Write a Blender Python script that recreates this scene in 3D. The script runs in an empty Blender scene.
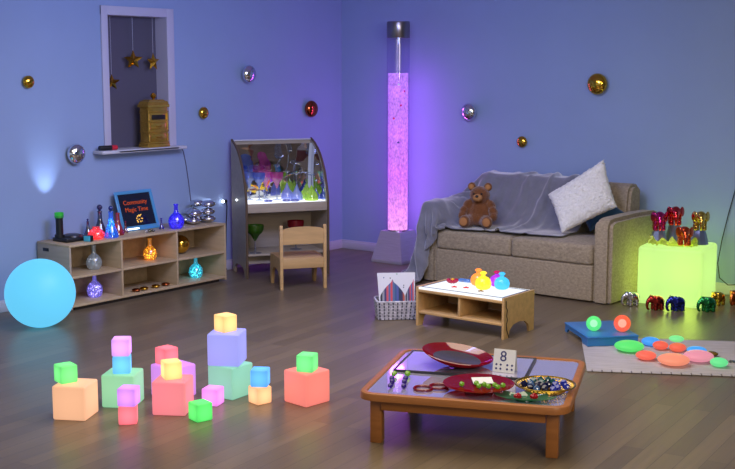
import bpy, bmesh, math, random
import numpy as np
from mathutils import Vector, Matrix, Euler
random.seed(7)
C = bpy.context.scene.collection
sc = bpy.context.scene
R = math.radians
PI = math.pi

# ------------------------------------------------------------------ colours and materials
def lin(c):
    return tuple((x/255/12.92) if x/255 <= .04045 else ((x/255+.055)/1.055)**2.4 for x in c)
def new_mat(name):
    m = bpy.data.materials.new(name); m.use_nodes = True
    nt = m.node_tree
    for n in list(nt.nodes): nt.nodes.remove(n)
    out = nt.nodes.new('ShaderNodeOutputMaterial')
    return m, nt, out
def N(nt, t, **kw):
    n = nt.nodes.new(t)
    for k, v in kw.items():
        if k in ('operation', 'blend_type', 'data_type', 'feature', 'distance', 'noise_dimensions', 'wave_type', 'bands_direction', 'offset', 'offset_frequency', 'gradient_type', 'vector_type'):
            setattr(n, k, v)
        else:
            n.inputs[k].default_value = v
    return n
def principled(name, col, rough=.5, metal=0., spec=.5, var=0., vscale=8., bump=0., bscale=60., stretch=(1,1,1), emit=None, estr=0., coat=0., sheen=0., bdist=.003, trans=0.):
    m, nt, out = new_mat(name)
    p = nt.nodes.new('ShaderNodeBsdfPrincipled')
    c = lin(col)
    p.inputs['Base Color'].default_value = (*c, 1); p.inputs['Roughness'].default_value = rough
    p.inputs['Metallic'].default_value = metal; p.inputs['Specular IOR Level'].default_value = spec
    if coat: p.inputs['Coat Weight'].default_value = coat; p.inputs['Coat Roughness'].default_value = .1
    if sheen: p.inputs['Sheen Weight'].default_value = sheen
    if trans: p.inputs['Transmission Weight'].default_value = trans
    if emit:
        p.inputs['Emission Color'].default_value = (*lin(emit), 1); p.inputs['Emission Strength'].default_value = estr
    if var or bump:
        tc = nt.nodes.new('ShaderNodeTexCoord')
        mp = nt.nodes.new('ShaderNodeMapping'); mp.inputs['Scale'].default_value = stretch
        nt.links.new(tc.outputs['Object'], mp.inputs['Vector'])
    if var:
        n = N(nt, 'ShaderNodeTexNoise', Scale=vscale, Detail=5., Roughness=.6)
        nt.links.new(mp.outputs['Vector'], n.inputs['Vector'])
        r = nt.nodes.new('ShaderNodeMapRange'); r.inputs['From Min'].default_value = .3; r.inputs['From Max'].default_value = .7
        r.inputs['To Min'].default_value = 1-var; r.inputs['To Max'].default_value = 1+var
        nt.links.new(n.outputs['Fac'], r.inputs['Value'])
        mx = nt.nodes.new('ShaderNodeVectorMath'); mx.operation = 'SCALE'; mx.inputs[0].default_value = c
        nt.links.new(r.outputs['Result'], mx.inputs['Scale']); nt.links.new(mx.outputs['Vector'], p.inputs['Base Color'])
    if bump:
        n = N(nt, 'ShaderNodeTexNoise', Scale=bscale, Detail=4., Roughness=.6)
        nt.links.new(mp.outputs['Vector'], n.inputs['Vector'])
        b = nt.nodes.new('ShaderNodeBump'); b.inputs['Strength'].default_value = bump; b.inputs['Distance'].default_value = bdist
        nt.links.new(n.outputs['Fac'], b.inputs['Height']); nt.links.new(b.outputs['Normal'], p.inputs['Normal'])
    nt.links.new(p.outputs[0], out.inputs['Surface'])
    return m
def glassy(name, col, gloss=.16, body=.25, rough=.05, emit=0.):
    """coloured clear glass or acrylic: light passes tinted, a little is scattered, the surface shines"""
    m, nt, out = new_mat(name); c = (*lin(col), 1)
    t = nt.nodes.new('ShaderNodeBsdfTransparent'); t.inputs['Color'].default_value = c
    tr = nt.nodes.new('ShaderNodeBsdfTranslucent'); tr.inputs['Color'].default_value = c
    d = nt.nodes.new('ShaderNodeBsdfDiffuse'); d.inputs['Color'].default_value = c
    g = nt.nodes.new('ShaderNodeBsdfGlossy'); g.inputs['Roughness'].default_value = rough
    a = nt.nodes.new('ShaderNodeMixShader'); a.inputs[0].default_value = .4
    nt.links.new(tr.outputs[0], a.inputs[1]); nt.links.new(d.outputs[0], a.inputs[2])
    b = nt.nodes.new('ShaderNodeMixShader'); b.inputs[0].default_value = body
    nt.links.new(t.outputs[0], b.inputs[1]); nt.links.new(a.outputs[0], b.inputs[2])
    e = nt.nodes.new('ShaderNodeMixShader'); e.inputs[0].default_value = gloss
    nt.links.new(b.outputs[0], e.inputs[1]); nt.links.new(g.outputs[0], e.inputs[2])
    last = e
    if emit:
        em = nt.nodes.new('ShaderNodeEmission'); em.inputs['Color'].default_value = c; em.inputs['Strength'].default_value = emit
        ad = nt.nodes.new('ShaderNodeAddShader'); nt.links.new(e.outputs[0], ad.inputs[0]); nt.links.new(em.outputs[0], ad.inputs[1]); last = ad
    nt.links.new(last.outputs[0], out.inputs['Surface'])
    return m
def glow(name, col, strength=.8, hot=1.15, dim=.85, r0=.5, r1=.87, base=.35):
    """lit translucent plastic: an LED in the middle, so the face centres are a little brighter than the corners (Generated space)"""
    m, nt, out = new_mat(name); c = lin(col)
    p = nt.nodes.new('ShaderNodeBsdfPrincipled')
    p.inputs['Base Color'].default_value = (*[x*base for x in c], 1); p.inputs['Roughness'].default_value = .45
    p.inputs['Specular IOR Level'].default_value = .3
    p.inputs['Emission Color'].default_value = (*c, 1)
    tc = nt.nodes.new('ShaderNodeTexCoord')
    s = nt.nodes.new('ShaderNodeVectorMath'); s.operation = 'SUBTRACT'; s.inputs[1].default_value = (.5, .5, .5)
    l = nt.nodes.new('ShaderNodeVectorMath'); l.operation = 'LENGTH'
    nt.links.new(tc.outputs['Generated'], s.inputs[0]); nt.links.new(s.outputs[0], l.inputs[0])
    r = nt.nodes.new('ShaderNodeMapRange'); r.inputs['From Min'].default_value = r0; r.inputs['From Max'].default_value = r1
    r.inputs['To Min'].default_value = strength*hot; r.inputs['To Max'].default_value = strength*dim
    nt.links.new(l.outputs['Value'], r.inputs['Value']); nt.links.new(r.outputs[0], p.inputs['Emission Strength'])
    nt.links.new(p.outputs[0], out.inputs['Surface'])
    return m
def semi(m, fac, tint):
    """milky plastic that lets part of the light of the lamp inside straight through"""
    nt = m.node_tree
    out = [n for n in nt.nodes if n.type == 'OUTPUT_MATERIAL'][0]; p = [n for n in nt.nodes if n.type == 'BSDF_PRINCIPLED'][0]
    tp = nt.nodes.new('ShaderNodeBsdfTransparent'); tp.inputs['Color'].default_value = (*lin(tint), 1)
    mx = nt.nodes.new('ShaderNodeMixShader'); mx.inputs[0].default_value = fac
    nt.links.new(tp.outputs[0], mx.inputs[1]); nt.links.new(p.outputs[0], mx.inputs[2]); nt.links.new(mx.outputs[0], out.inputs['Surface']); return m
def emission(name, col, s):
    m, nt, out = new_mat(name)
    e = nt.nodes.new('ShaderNodeEmission'); e.inputs['Color'].default_value = (*lin(col), 1); e.inputs['Strength'].default_value = s
    nt.links.new(e.outputs[0], out.inputs['Surface']); return m
def wood(name, col, dark=.82, scale=1., rough=.45):
    m, nt, out = new_mat(name); c = lin(col)
    p = nt.nodes.new('ShaderNodeBsdfPrincipled'); p.inputs['Roughness'].default_value = rough; p.inputs['Specular IOR Level'].default_value = .35
    tc = nt.nodes.new('ShaderNodeTexCoord'); mp = nt.nodes.new('ShaderNodeMapping'); mp.inputs['Scale'].default_value = (3*scale, 26*scale, 26*scale)
    nt.links.new(tc.outputs['Object'], mp.inputs['Vector'])
    n = N(nt, 'ShaderNodeTexNoise', Scale=1., Detail=4., Roughness=.6, Distortion=.4); nt.links.new(mp.outputs[0], n.inputs['Vector'])
    r = nt.nodes.new('ShaderNodeMapRange'); r.inputs['From Min'].default_value = .3; r.inputs['From Max'].default_value = .7
    r.inputs['To Min'].default_value = dark; r.inputs['To Max'].default_value = 1.08; nt.links.new(n.outputs['Fac'], r.inputs['Value'])
    mx = nt.nodes.new('ShaderNodeVectorMath'); mx.operation = 'SCALE'; mx.inputs[0].default_value = c
    nt.links.new(r.outputs[0], mx.inputs['Scale']); nt.links.new(mx.outputs[0], p.inputs['Base Color'])
    nt.links.new(p.outputs[0], out.inputs['Surface']); return m

# ------------------------------------------------------------------ mesh builder
class MB:
    def __init__(s): s.bm = bmesh.new()
    def _take(s, b, mat=None):
        if mat is not None: bmesh.ops.transform(b, matrix=mat, verts=b.verts)
        me = bpy.data.meshes.new('tmp'); b.to_mesh(me); b.free(); s.bm.from_mesh(me); bpy.data.meshes.remove(me); return s
    def box(s, x0, x1, y0, y1, z0, z1, bev=0., seg=2, mat=None):
        b = bmesh.new(); bmesh.ops.create_cube(b, size=1)
        bmesh.ops.transform(b, matrix=Matrix.Translation(((x0+x1)/2, (y0+y1)/2, (z0+z1)/2)) @ Matrix.Diagonal((x1-x0, y1-y0, z1-z0, 1)), verts=b.verts)
        if bev: bmesh.ops.bevel(b, geom=b.edges[:], offset=bev, segments=seg, affect='EDGES', profile=.5, clamp_overlap=True)
        return s._take(b, mat)
    def lathe(s, prof, seg=24, mat=None):
        b = bmesh.new(); rings = []
        for r, z in prof:
            if r < 1e-5: rings.append([b.verts.new((0, 0, z))])
            else: rings.append([b.verts.new((r*math.cos(2*PI*i/seg), r*math.sin(2*PI*i/seg), z)) for i in range(seg)])
        for a, c in zip(rings, rings[1:]):
            for i in range(seg):
                j = (i+1) % seg
                if len(a) == 1 and len(c) == 1: continue
                if len(a) == 1: b.faces.new((a[0], c[j], c[i]))
                elif len(c) == 1: b.faces.new((a[i], a[j], c[0]))
                else: b.faces.new((a[i], a[j], c[j], c[i]))
        bmesh.ops.recalc_face_normals(b, faces=b.faces)
        return s._take(b, mat)
    def cyl(s, x, y, z0, z1, r0, r1=None, seg=24, mat=None):
        r1 = r0 if r1 is None else r1
        m = Matrix.Translation((x, y, 0)); m = m if mat is None else mat @ m
        return s.lathe([(0, z0), (r0, z0), (r1, z1), (0, z1)], seg, m)
    def ell(s, c, r, rot=(0,0,0), u=20, v=12):
        b = bmesh.new(); bmesh.ops.create_uvsphere(b, u_segments=u, v_segments=v, radius=1)
        r = (r, r, r) if isinstance(r, (int, float)) else r
        return s._take(b, Matrix.Translation(c) @ Euler(rot).to_matrix().to_4x4() @ Matrix.Diagonal((*r, 1)))
    def ico(s, c, r, sub=1, rot=(0,0,0)):
        b = bmesh.new(); bmesh.ops.create_icosphere(b, subdivisions=sub, radius=1)
        r = (r, r, r) if isinstance(r, (int, float)) else r
        return s._take(b, Matrix.Translation(c) @ Euler(rot).to_matrix().to_4x4() @ Matrix.Diagonal((*r, 1)))
    def prism(s, poly, axis, a, b_, bev=0.):
        """poly: 2D outline; axis 'x' -> (y,z) outline extruded along x, 'y' -> (x,z), 'z' -> (x,y)"""
        b = bmesh.new()
        def P(p, t): return {'x': (t, p[0], p[1]), 'y': (p[0], t, p[1]), 'z': (p[0], p[1], t)}[axis]
        A = [b.verts.new(P(p, a)) for p in poly]; B = [b.verts.new(P(p, b_)) for p in poly]
        b.faces.new(A); b.faces.new(B[::-1])
        for i in range(len(poly)):
            j = (i+1) % len(poly); b.faces.new((A[j], A[i], B[i], B[j]))
        bmesh.ops.recalc_face_normals(b, faces=b.faces)
        if bev:
            es = [e for e in b.edges if len(e.link_faces) == 2 and any(len(f.verts) > 4 or len(poly) <= 4 for f in e.link_faces)]
            bmesh.ops.bevel(b, geom=es, offset=bev, segments=2, affect='EDGES', clamp_overlap=True)
        return s._take(b)
    def tube(s, pts, r, seg=8, closed=False, mat=None):
        pts = [Vector(p) for p in pts]; b = bmesh.new(); rings = []; n = len(pts)
        up = Vector((0, 0, 1)); prev = None
        for i, p in enumerate(pts):
            if closed: t = pts[(i+1) % n]-pts[i-1]
            else: t = pts[min(i+1, n-1)]-pts[max(i-1, 0)]
            t.normalize()
            if prev is None:
                a = up if abs(t.z) < .9 else Vector((1, 0, 0)); nrm = (a-t*a.dot(t)).normalized()
            else: nrm = (prev-t*prev.dot(t)).normalized()
            prev = nrm; bi = t.cross(nrm)
            rr = r[i] if isinstance(r, (list, tuple)) else r
            rings.append([b.verts.new(p+nrm*rr*math.cos(2*PI*k/seg)+bi*rr*math.sin(2*PI*k/seg)) for k in range(seg)])
        for i in range(n if closed else n-1):
            a, c = rings[i], rings[(i+1) % n]
            for k in range(seg): b.faces.new((a[k], a[(k+1) % seg], c[(k+1) % seg], c[k]))
        if not closed: b.faces.new(rings[0][::-1]); b.faces.new(rings[-1])
        bmesh.ops.recalc_face_normals(b, faces=b.faces)
        return s._take(b, mat)
    def torus(s, c, Rr, r, seg=32, ts=10):
        return s.tube([(c[0]+Rr*math.cos(2*PI*i/seg), c[1]+Rr*math.sin(2*PI*i/seg), c[2]) for i in range(seg)], r, ts, True)
    def mesh(s, smooth=True):
        me = bpy.data.meshes.new('m'); s.bm.to_mesh(me); s.bm.free()
        if smooth:
            for p in me.polygons: p.use_smooth = True
            if hasattr(me, 'set_sharp_from_angle'): me.set_sharp_from_angle(angle=R(38))
        return me
def link(name, me, mat=None, parent=None, loc=(0,0,0), rot=(0,0,0)):
    if isinstance(me, MB): me = me.mesh()
    o = bpy.data.objects.new(name, me); me.name = name; C.objects.link(o)
    if mat is not None and not me.materials: me.materials.append(mat)
    o.location = loc; o.rotation_euler = rot
    if parent is not None: o.parent = parent
    return o
def tag(o, label, cat, group=None, kind=None):
    o['label'] = label; o['category'] = cat
    if group: o['group'] = group
    if kind: o['kind'] = kind
    return o
def thing(name, label, cat, loc=(0,0,0), rz=0., group=None, rot=None):
    o = bpy.data.objects.new(name, None); C.objects.link(o); o.empty_display_size = .05
    o.location = loc; o.rotation_euler = rot if rot else (0, 0, rz)
    return tag(o, label, cat, group)
def single(name, mb, mat, label, cat, loc=(0,0,0), rot=(0,0,0), group=None):
    return tag(link(name, mb, mat, None, loc, rot), label, cat, group)
def struct(name, mb, mat, parent=None):
    o = link(name, mb, mat, parent)
    if parent is None: o['kind'] = 'structure'
    return o
def blob(parts, voxel, smooth=3):
    """one continuous skin over many ellipsoids"""
    m = MB()
    for c, r, rot in parts: m.ell(c, r, rot, 16, 10)
    me = m.mesh(False); o = bpy.data.objects.new('tmp', me); C.objects.link(o)
    md = o.modifiers.new('r', 'REMESH'); md.mode = 'VOXEL'; md.voxel_size = voxel
    sm = o.modifiers.new('s', 'SMOOTH'); sm.iterations = smooth; sm.factor = .5
    dg = bpy.context.evaluated_depsgraph_get(); dg.update()
    res = bpy.data.meshes.new_from_object(o.evaluated_get(dg))
    bpy.data.objects.remove(o); bpy.data.meshes.remove(me)
    for p in res.polygons: p.use_smooth = True
    return res
def text_mesh(body, size, extr=.0006):
    cu = bpy.data.curves.new('t', 'FONT'); cu.body = body; cu.size = size; cu.extrude = extr; cu.align_x = 'CENTER'; cu.align_y = 'CENTER'
    o = bpy.data.objects.new('t', cu); C.objects.link(o)
    dg = bpy.context.evaluated_depsgraph_get(); dg.update()
    me = bpy.data.meshes.new_from_object(o.evaluated_get(dg))
    bpy.data.objects.remove(o); bpy.data.curves.remove(cu)
    return me

# ------------------------------------------------------------------ shared materials
M = {}
M['wall'] = principled('wall_paint', (150, 170, 208), .75, spec=.25, var=.03, vscale=1.5, bump=.15, bscale=90, bdist=.001)
M['trim'] = principled('white_trim_paint', (205, 205, 215), .5, spec=.35)
M['ceiling'] = principled('ceiling_paint', (215, 215, 220), .8)
M['birch'] = wood('birch_plywood', (196, 172, 138), .86)
M['beech'] = wood('beech_wood', (205, 166, 112), .84)
M['orange_wood'] = wood('oiled_beech', (164, 104, 54), .8, rough=.38)
M['grey_birch'] = wood('pale_birch_plywood', (178, 164, 146), .88)
M['edge'] = principled('plywood_edge', (92, 72, 52), .6)
M['mirror'] = principled('mirror', (215, 215, 228), .03, metal=1.)
M['chrome'] = principled('chrome', (222, 222, 228), .06, metal=1.)
M['gold'] = principled('polished_gold', (222, 172, 62), .1, metal=1.)
M['copper'] = principled('polished_copper', (178, 92, 52), .1, metal=1.)
M['black'] = principled('black_plastic', (24, 24, 28), .4)
M['white_light'] = emission('white_light_panel', (244, 248, 255), 1.15)
M['sofa'] = principled('chenille', (162, 147, 124), .9, spec=.15, var=.28, vscale=42, bump=.6, bscale=110, stretch=(1, 1, 1.6), sheen=.2)
M['blanket'] = principled('grey_fleece', (122, 122, 134), .8, spec=.15, var=.1, vscale=14, bump=.35, bscale=140, sheen=1.)

# floor: long narrow planks with fine grain, satin lacquer
def floor_mat():
    m, nt, out = new_mat('wood_floor')
    p = nt.nodes.new('ShaderNodeBsdfPrincipled'); p.inputs['Specular IOR Level'].default_value = .45
    tc = nt.nodes.new('ShaderNodeTexCoord'); mp = nt.nodes.new('ShaderNodeMapping'); mp.inputs['Rotation'].default_value = (0, 0, R(84))
    nt.links.new(tc.outputs['Object'], mp.inputs['Vector'])
    br = nt.nodes.new('ShaderNodeTexBrick'); br.inputs['Scale'].default_value = 1.; br.inputs['Brick Width'].default_value = 1.25; br.inputs['Row Height'].default_value = .1
    br.inputs['Mortar Size'].default_value = .0012; br.inputs['Color1'].default_value = (*lin((122, 106, 85)), 1); br.inputs['Color2'].default_value = (*lin((104, 90, 73)), 1)
    br.inputs['Mortar'].default_value = (*lin((70, 60, 54)), 1); br.offset = .37
    nt.links.new(mp.outputs[0], br.inputs['Vector'])
    m2 = nt.nodes.new('ShaderNodeMapping'); m2.inputs['Scale'].default_value = (2.2, 46, 1); nt.links.new(mp.outputs[0], m2.inputs['Vector'])
    n = N(nt, 'ShaderNodeTexNoise', Scale=1., Detail=5., Roughness=.65, Distortion=.3); nt.links.new(m2.outputs[0], n.inputs['Vector'])
    r = nt.nodes.new('ShaderNodeMapRange'); r.inputs['From Min'].default_value = .3; r.inputs['From Max'].default_value = .7; r.inputs['To Min'].default_value = .82; r.inputs['To Max'].default_value = 1.13
    nt.links.new(n.outputs['Fac'], r.inputs['Value'])
    mx = nt.nodes.new('ShaderNodeVectorMath'); mx.operation = 'SCALE'; nt.links.new(br.outputs['Color'], mx.inputs[0]); nt.links.new(r.outputs[0], mx.inputs['Scale'])
    nt.links.new(mx.outputs[0], p.inputs['Base Color'])
    r2 = nt.nodes.new('ShaderNodeMapRange'); r2.inputs['To Min'].default_value = .24; r2.inputs['To Max'].default_value = .42; nt.links.new(n.outputs['Fac'], r2.inputs['Value']); nt.links.new(r2.outputs[0], p.inputs['Roughness'])
    b = nt.nodes.new('ShaderNodeBump'); b.inputs['Strength'].default_value = .12; b.inputs['Distance'].default_value = .002; nt.links.new(n.outputs['Fac'], b.inputs['Height']); nt.links.new(b.outputs[0], p.inputs['Normal'])
    nt.links.new(p.outputs[0], out.inputs['Surface']); return m
M['floor'] = floor_mat()

# ------------------------------------------------------------------ room shell
HW = 2.75
XR, YF = 9.2, -10.5
struct('floor', MB().box(-.3, XR, YF, .3, -.1, 0), M['floor'])
OY0, OY1, OZ0, OZ1 = -2.968, -2.312, 1.135, 2.24            # the hatch in the left wall
w = MB()
w.box(-.16, 0, YF, OY0, 0, HW); w.box(-.16, 0, OY1, .16, 0, HW); w.box(-.16, 0, OY0, OY1, 0, OZ0); w.box(-.16, 0, OY0, OY1, OZ1, HW)
struct('wall_left', w, M['wall'])
struct('wall_right', MB().box(0.0, XR, 0, .16, 0, HW), M['wall'])
struct('wall_east', MB().box(XR, XR+.16, YF, .16, 0, HW), M['wall'])
struct('ceiling', MB().box(-.16, XR, YF, .16, HW, HW+.1), M['ceiling'])
struct('baseboard_left', MB().box(0, .016, YF, -.016, 0, .075, .004).box(0, .009, YF, -.016, .07, .09, .003), M['trim'])
struct('baseboard_right', MB().box(0, XR, -.016, 0, 0, .075, .004).box(0, XR, -.009, 0, .07, .09, .003), M['trim'])
win = bpy.data.objects.new('window_1', None); C.objects.link(win); win['kind'] = 'structure'
f = MB(); FW = .062
f.box(0, .016, OY0-.045, OY0+.02, OZ0, OZ1+.06, .003); f.box(0, .016, OY1-.012, OY1+.066, OZ0, OZ1+.06, .003); f.box(0, .0155, OY0-.045, OY1+.066, OZ1-.01, OZ1+.06, .003)
f.box(-.13, .001, OY0, OY0+.012, OZ0, OZ1); f.box(-.13, .001, OY1-.012, OY1, OZ0, OZ1); f.box(-.13, .001, OY0+.012, OY1-.012, OZ1-.012, OZ1)
struct('window_frame', f, principled('hatch_frame_paint', (196, 194, 214), .5), win)
struct('window_sill', MB().box(-.13, .125, OY0+.004, OY1-.004, OZ0+.001, OZ0+.024, .002).box(.0, .125, -3.13, -2.225, OZ0-.003, OZ0+.024, .008, 3), M['trim'], win)
struct('window_pane', MB().box(-.15, -.131, OY0+.001, OY1-.001, OZ0+.001, OZ1-.001), principled('dark_hatch_panel', (92, 88, 104), .45, spec=.3), win)
SILL = OZ0+.0245

# ------------------------------------------------------------------ mirrored domes on the walls
def dome(name, mat, label, y=None, x=None, z=1., r=.06):
    m = MB().ell((0, 0, 0), (r*.62, r, r), (0, 0, 0), 32, 20)
    if y is not None: single(name, m, mat, label, 'mirrored dome', (r*.5, y, z), (0, 0, 0), 'mirrored domes on the walls')
    else: single(name, m, mat, label, 'mirrored dome', (x, -r*.5, z), (0, 0, -PI/2), 'mirrored domes on the walls')
dome('mirror_dome', M['gold'], 'small gold mirrored dome on left wall above the beam of the torch, farthest left', y=-3.722, z=1.707, r=.048)
dome('mirror_dome', M['chrome'], 'silver mirrored dome on left wall just below left of the hatch sill', y=-3.32, z=1.148, r=.08)
dome('mirror_dome', M['gold'], 'small gold mirrored dome on left wall right of the hatch', y=-1.93, z=1.425, r=.052)
dome('mirror_dome', M['chrome'], 'silver mirrored dome with violet reflection on left wall above the mirror desk', y=-1.372, z=1.758, r=.08)
dome('mirror_dome', M['copper'], 'copper brown mirrored dome on left wall nearest the room corner', y=-.512, z=1.422, r=.08)
dome('mirror_dome', M['chrome'], 'silver mirrored dome on right wall beside the bubble tube', x=1.535, z=1.412, r=.08)
dome('mirror_dome', M['gold'], 'small gold mirrored dome on right wall above the draped sofa back', x=2.095, z=1.159, r=.05)
dome('mirror_dome', M['gold'], 'large gold mirrored dome high on right wall above the white cushion', x=2.83, z=1.677, r=.09)

# ------------------------------------------------------------------ hatch: stars, gold box, marker torch
def star_mesh(r, t):
    pts = []
    for i in range(10):
        a = PI/2+i*PI/5; q = r if i % 2 == 0 else r*.45
        pts.append((q*math.cos(a), q*math.sin(a)))
    b = bmesh.new(); ring = [b.verts.new((0, p[0], p[1])) for p in pts]
    f0 = b.verts.new((t, 0, 0)); f1 = b.verts.new((-t, 0, 0))
    for i in range(10):
        j = (i+1) % 10; b.faces.new((ring[i], ring[j], f0)); b.faces.new((ring[j], ring[i], f1))
    bmesh.ops.recalc_face_normals(b, faces=b.faces)
    me = bpy.data.meshes.new('star'); b.to_mesh(me); b.free(); return me
for y, z, r, rz, lab in ((-2.885, 1.695, .068, -.75, 'gold star hanging lowest at the left in the hatch'), (-2.655, 1.875, .08, -.7, 'gold star facing the room, hanging in the middle of the hatch'), (-2.44, 1.86, .078, .1, 'gold star turned edgeways hanging at the right in the hatch')):
    t = thing('hanging_star', lab, 'star ornament', (-.035, y, z), rz, 'gold stars in the hatch')
    link('star', star_mesh(r, r*.42), M['gold'], t)
    link('string', MB().tube([(0, 0, r*.95), (0, 0, OZ1-.0125-z)], .0016, 6), principled('pale_string', (190, 190, 205), .6), t)
GB = (.04, -2.515)
gold2 = principled('antique_gold', (214, 172, 76), .24, metal=.8, var=.12, vscale=20, bump=.25, bscale=40, bdist=.004)
t = thing('gold_box', 'tall tiered gold metal box with a knob on the hatch sill', 'ornamental box', (GB[0], GB[1], SILL))
def tier(z0, z1, hx, hy, bev=.004): return MB().box(-hx, hx, -hy, hy, z0, z1, bev)
link('base', tier(0, .03, .062, .12, .006).box(-.058, .058, -.115, .115, .03, .045, .003), gold2, t)
body = MB().box(-.052, .052, -.105, .105, .045, .33, .003)
for z in (.125, .205, .285): body.box(-.058, .058, -.112, .112, z, z+.014, .005)
for yy in (-.1, .1):
    for z in (.05, .142, .222): body.cyl(.052, yy, z, z+.06, .009)
b0 = link('body', body, gold2, t)
for z, nm in ((.06, 'drawer'), (.15, 'drawer')):
    d = link(nm, MB().box(.05, .058, -.085, .085, z, z+.05, .003), gold2, t)
    for k in range(5): pass
    link('handle', MB().tube([(.058, -.03, z+.028), (.066, -.02, z+.022), (.066, .02, z+.022), (.058, .03, z+.028)], .003, 6), M['gold'], d)
link('slot', MB().box(.05, .0565, -.07, .075, .228, .268, .002), principled('dark_slot', (26, 22, 18), .5), t)
cap = MB(); cap.lathe([(0, .33), (.16, .33), (.16, .35), (.15, .355), (.142, .375), (.11, .385), (.1, .393), (0, .393)], 4, Matrix.Diagonal((.56, 1.05, 1, 1)) @ Matrix.Rotation(PI/4, 4, 'Z'))
link('lid', cap, gold2, t)
link('knob', MB().lathe([(0, .39), (.016, .39), (.01, .4), (.022, .412), (.026, .425), (.018, .44), (.006, .448), (0, .449)], 20), M['gold'], t)
t = thing('pocket_torch', 'small black torch with a red end lying on the hatch sill', 'torch', (.07, -3.03, SILL), R(84))
link('barrel', MB().lathe([(0, -.08), (.019, -.08), (.02, -.075), (.02, .03), (0, .03)], 20, Matrix.Translation((0, 0, .0205)) @ Matrix.Rotation(PI/2, 4, 'Y')), M['black'], t)
link('red_head', MB().lathe([(0, .03), (.02, .03), (.02, .072), (.0195, .08), (0, .08)], 20, Matrix.Translation((0, 0, .0205)) @ Matrix.Rotation(PI/2, 4, 'Y')), principled('red_plastic', (205, 40, 60), .35), t)
single('power_cord', MB().tube([(.005, -2.18, 1.13), (.006, -2.16, 1.1), (.005, -2.135, 1.0), (.006, -2.11, .85), (.006, -2.09, .7), (.006, -2.07, .55), (.012, -2.045, .42), (.03, -2.03, .2), (.04, -2.02, .012), (.05, -1.95, .006)], .004, 6), principled('grey_cable', (92, 92, 120), .5), 'thin grey cable running down the left wall from the hatch', 'cable')

# ------------------------------------------------------------------ bubble tube
tb = thing('bubble_tube', 'tall lit pink and violet bubble tube in the room corner', 'bubble tube', (.93, -.31, 0))
brushed = principled('brushed_silver', (206, 202, 216), .3, metal=.45, var=.08, vscale=6, stretch=(1, 1, 12))
base = MB(); base.lathe([(0, 0), (.247, 0), (.252, .012), (.25, .03), (.247, .034), (.165, .285), (.160, .295), (0, .295)], 4, Matrix.Rotation(PI/4, 4, 'Z') @ Matrix.Identity(4))
link('base', base, brushed, tb)
link('light_ring', MB().lathe([(.0, .2955), (.109, .2955), (.109, .306), (.0, .306)], 40), M['chrome'], tb)
def liquid():
    m, nt, out = new_mat('lit_bubbling_water')
    tc = nt.nodes.new('ShaderNodeTexCoord'); e = nt.nodes.new('ShaderNodeEmission')
    sp = nt.nodes.new('ShaderNodeSeparateXYZ'); nt.links.new(tc.outputs['Generated'], sp.inputs[0])
    cr = nt.nodes.new('ShaderNodeValToRGB'); cr.color_ramp.elements[0].position = 0; cr.color_ramp.elements[0].color = (*lin((250, 165, 240)), 1)
    cr.color_ramp.elements[1].position = 1; cr.color_ramp.elements[1].color = (*lin((180, 120, 240)), 1)
    k = cr.color_ramp.elements.new(.3); k.color = (*lin((216, 118, 242)), 1)
    nt.links.new(sp.outputs['Z'], cr.inputs[0]); 
    mp = nt.nodes.new('ShaderNodeMapping'); mp.inputs['Scale'].default_value = (1, 1, .55); nt.links.new(tc.outputs['Object'], mp.inputs[0])
    n = N(nt, 'ShaderNodeTexVoronoi', Scale=70.); nt.links.new(mp.outputs[0], n.inputs['Vector'])
    n2 = N(nt, 'ShaderNodeTexNoise', Scale=44., Detail=4.); nt.links.new(mp.outputs[0], n2.inputs['Vector'])
    mu = nt.nodes.new('ShaderNodeMath'); mu.operation = 'MULTIPLY'; nt.links.new(n.outputs['Distance'], mu.inputs[0]); nt.links.new(n2.outputs['Fac'], mu.inputs[1])
    r = nt.nodes.new('ShaderNodeMapRange'); r.inputs['From Min'].default_value = .05; r.inputs['From Max'].default_value = .4; r.inputs['To Min'].default_value = LIQ*1.5; r.inputs['To Max'].default_value = LIQ*.62
    nt.links.new(mu.outputs[0], r.inputs[0]); nt.links.new(r.outputs[0], e.inputs['Strength']); nt.links.new(cr.outputs[0], e.inputs['Color']); tp = nt.nodes.new('ShaderNodeBsdfTransparent'); mxs = nt.nodes.new('ShaderNodeMixShader'); mxs.inputs[0].default_value = .6; nt.links.new(tp.outputs[0], mxs.inputs[1]); nt.links.new(e.outputs[0], mxs.inputs[2]); nt.links.new(mxs.outputs[0], out.inputs[0]); return m
LIQ = 1.5
link('water', MB().lathe([(0, .307), (.092, .307), (.092, 1.765), (0, 1.765)], 40), liquid(), tb)
link('acrylic_column', MB().lathe([(.1062, .307), (.1062, 2.09)], 40), glassy('clear_acrylic', (238, 236, 250), .07, .03, .03), tb)
link('cap', MB().lathe([(0, 2.085), (.104, 2.085), (.1075, 2.09), (.1075, 2.22), (.104, 2.235), (0, 2.235)], 40), principled('dark_chrome', (150, 142, 146), .28, metal=1.), tb)
for a, z, col, lab in ((-50, 1.66, (235, 235, 255), 'tiny white ball floating near the top of the bubble tube water'), (-15, 1.6, (210, 60, 150), 'tiny pink ball at the right side near the top of the bubble tube water'), (-38, 1.47, (205, 30, 90), 'tiny red ball in the middle of the bubble tube, the upper of two red ones'), (-78, 1.35, (215, 30, 80), 'tiny red ball at the left edge of the bubble tube below the other red one'), (-52, 1.13, (70, 60, 150), 'tiny dark blue ball in the middle of the bubble tube')):
    single('floating_ball', MB().ell((0, 0, 0), .0108, (0,0,0), 14, 10), principled('ball_plastic', col, .3, emit=col, estr=.35), lab, 'ball', (.93+.0945*math.cos(R(a)), -.31+.0945*math.sin(R(a)), z), (0,0,0), 'small balls in the bubble tube')

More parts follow.
